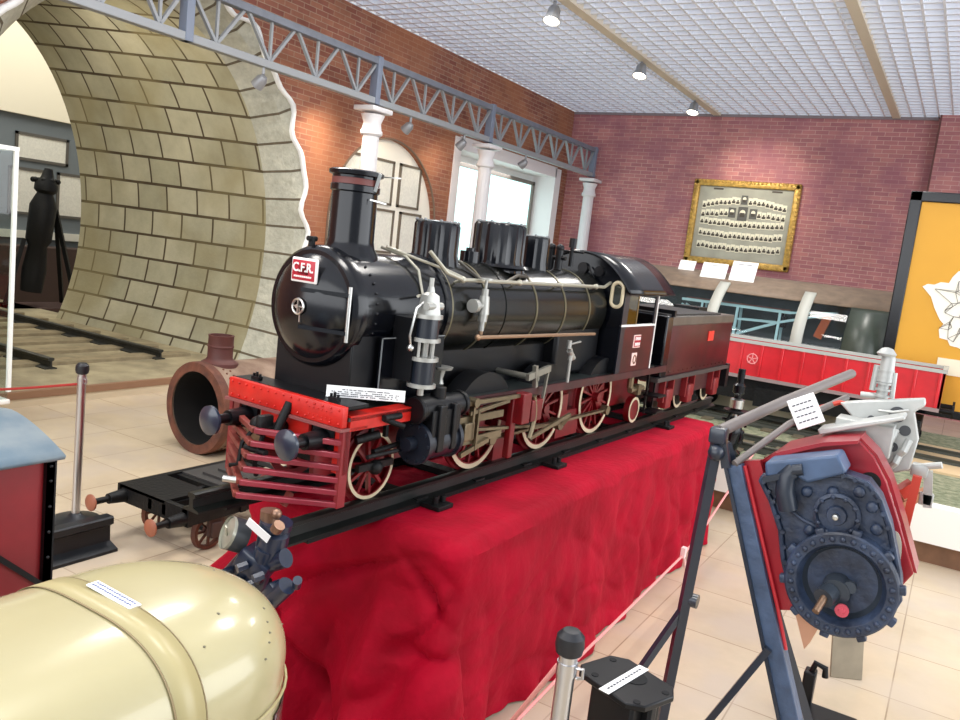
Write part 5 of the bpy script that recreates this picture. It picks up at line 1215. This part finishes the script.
# ------------------------------------------------------------------ black jack-like fitting on the display platform
jk = thing('hand_jack', 'black and silver vertical jack standing on the display platform just beyond the trestle top', 'jack', (-1.5, 6.85, .405))
b = MB(); b.lathe([(0, 0), (.09, 0), (.09, .03), (.06, .06), (.075, .14), (.08, .22), (.06, .28), (.05, .34), (0, .34)], seg=24); b.box((.07, 0, .17), (.05, .05, .12), bev=.01); b.cyl((-.1, 0, .3), (.1, 0, .3), .012); b.cyl((0, 0, .46), (0, 0, .74), .03); b.lathe([(.03, .52), (.05, .54), (.05, .6), (.03, .62)], seg=20)
for a in (0, 2.1, 4.2): b.bar((.02*math.cos(a), .02*math.sin(a), .42), (.1*math.cos(a), .1*math.sin(a), .26), .02)
b.build('body', BLK, jk)
MB().lathe([(.045, .4), (.06, .41), (.06, .48), (.04, .49), (0, .49)], seg=24).cyl((0, 0, .33), (0, 0, .42), .02).build('silver_collar', STEEL, jk)
MB().lathe([(.04, .36), (.1, .38), (.1, .39), (.04, .395)], seg=24).build('flange', BLKM, jk)

# ------------------------------------------------------------------ light
def area(name, loc, rot, sx, sy, power, col=(1, 1, 1)):
    l = bpy.data.lights.new(name, 'AREA'); l.shape = 'RECTANGLE'; l.size = sx; l.size_y = sy; l.energy = power; l.color = col
    o = bpy.data.objects.new(name, l); C.objects.link(o); o.location = loc; o.rotation_euler = rot; return o
def spot(name, loc, target, power, ang, col=(1, .86, .66), blend=.6, r=.06):
    l = bpy.data.lights.new(name, 'SPOT'); l.energy = power; l.spot_size = math.radians(ang); l.spot_blend = blend; l.color = col; l.shadow_soft_size = r
    o = bpy.data.objects.new(name, l); C.objects.link(o); o.location = loc
    o.rotation_euler = (Vector(target)-Vector(loc)).to_track_quat('-Z', 'Y').to_euler(); return o
# unseen area lights added for daylight from behind and right; no windows are built
area('daylight_fill_right', (4.6, 5.5, 2.6), (0, math.radians(82), 0), 3.6, 9, 380, (.93, .96, 1))
area('daylight_fill_rear', (-3, -3.6, 3.0), (math.radians(-78), 0, PI), 9, 3.0, 270, (.95, .97, 1))
# unseen overhead area lights added for even fill; no fixtures are built
for k, (x, y) in enumerate(((-4.5, 1.0), (-4.5, 4.2), (-1.5, 1.5), (-1.5, 5.0), (-1.5, 9.0), (-4.5, 7.8))):
    area('ceiling_fill', (x, y, ZC-.12), (0, 0, 0), .9, .9, 60, (1, .96, .9))
spot('wall_wash_niche', (TX-.05, 7.75, 3.4), (XW, 7.9, 2.2), 50, 140, blend=1)
spot('wall_wash_niche', (TX-.05, 10.3, 3.4), (XW, 10.7, 2.4), 60, 140, blend=1)
spot('wall_wash_niche', (TX-.05, 8.95, 3.4), (XW, 9.1, 2.4), 60, 140, blend=1)
spot('picture_spot', (-3.6, 13.2, 4.45), (-3.6, YB, 3.3), 190, 66, (1, .9, .74), 1)
spot('tunnel_lamp', (-9.0, 4.6, 3.6), (-9.0, 7.4, 1.6), 130, 150, (1, .93, .78))
area('far_room_lamp', (-13.2, 7, 5.5), (0, 0, 0), 2.5, 6, 150, (1, .95, .82))
area('portal_daylight', (XW-.55, 12.6, 3.3), (0, 0, 0), .6, 2.0, 22, (1, 1, 1))
wd = bpy.data.worlds.new('hall'); S.world = wd; wd.use_nodes = True
wd.node_tree.nodes['Background'].inputs[0].default_value = (.86, .92, 1, 1); wd.node_tree.nodes['Background'].inputs[1].default_value = .55
S.view_settings.view_transform = 'Standard'; S.view_settings.look = 'None'; S.view_settings.gamma = 1; S.view_settings.use_curve_mapping = False
S.view_settings.exposure = .2

for o in list(bpy.data.objects):
    if o.type == 'MESH' and o.name.split('.')[0] in ('brake_hanger', 'lower_beam_plate', 'white_lining', 'cradle', 'slide_bars', 'sanding_pipes', 'casting_ports', 'cast_ribs', 'deck_plates', 'gauges', 'brass_caps', 'tank_fittings', 'frame_joint'):
        split_loose(o)
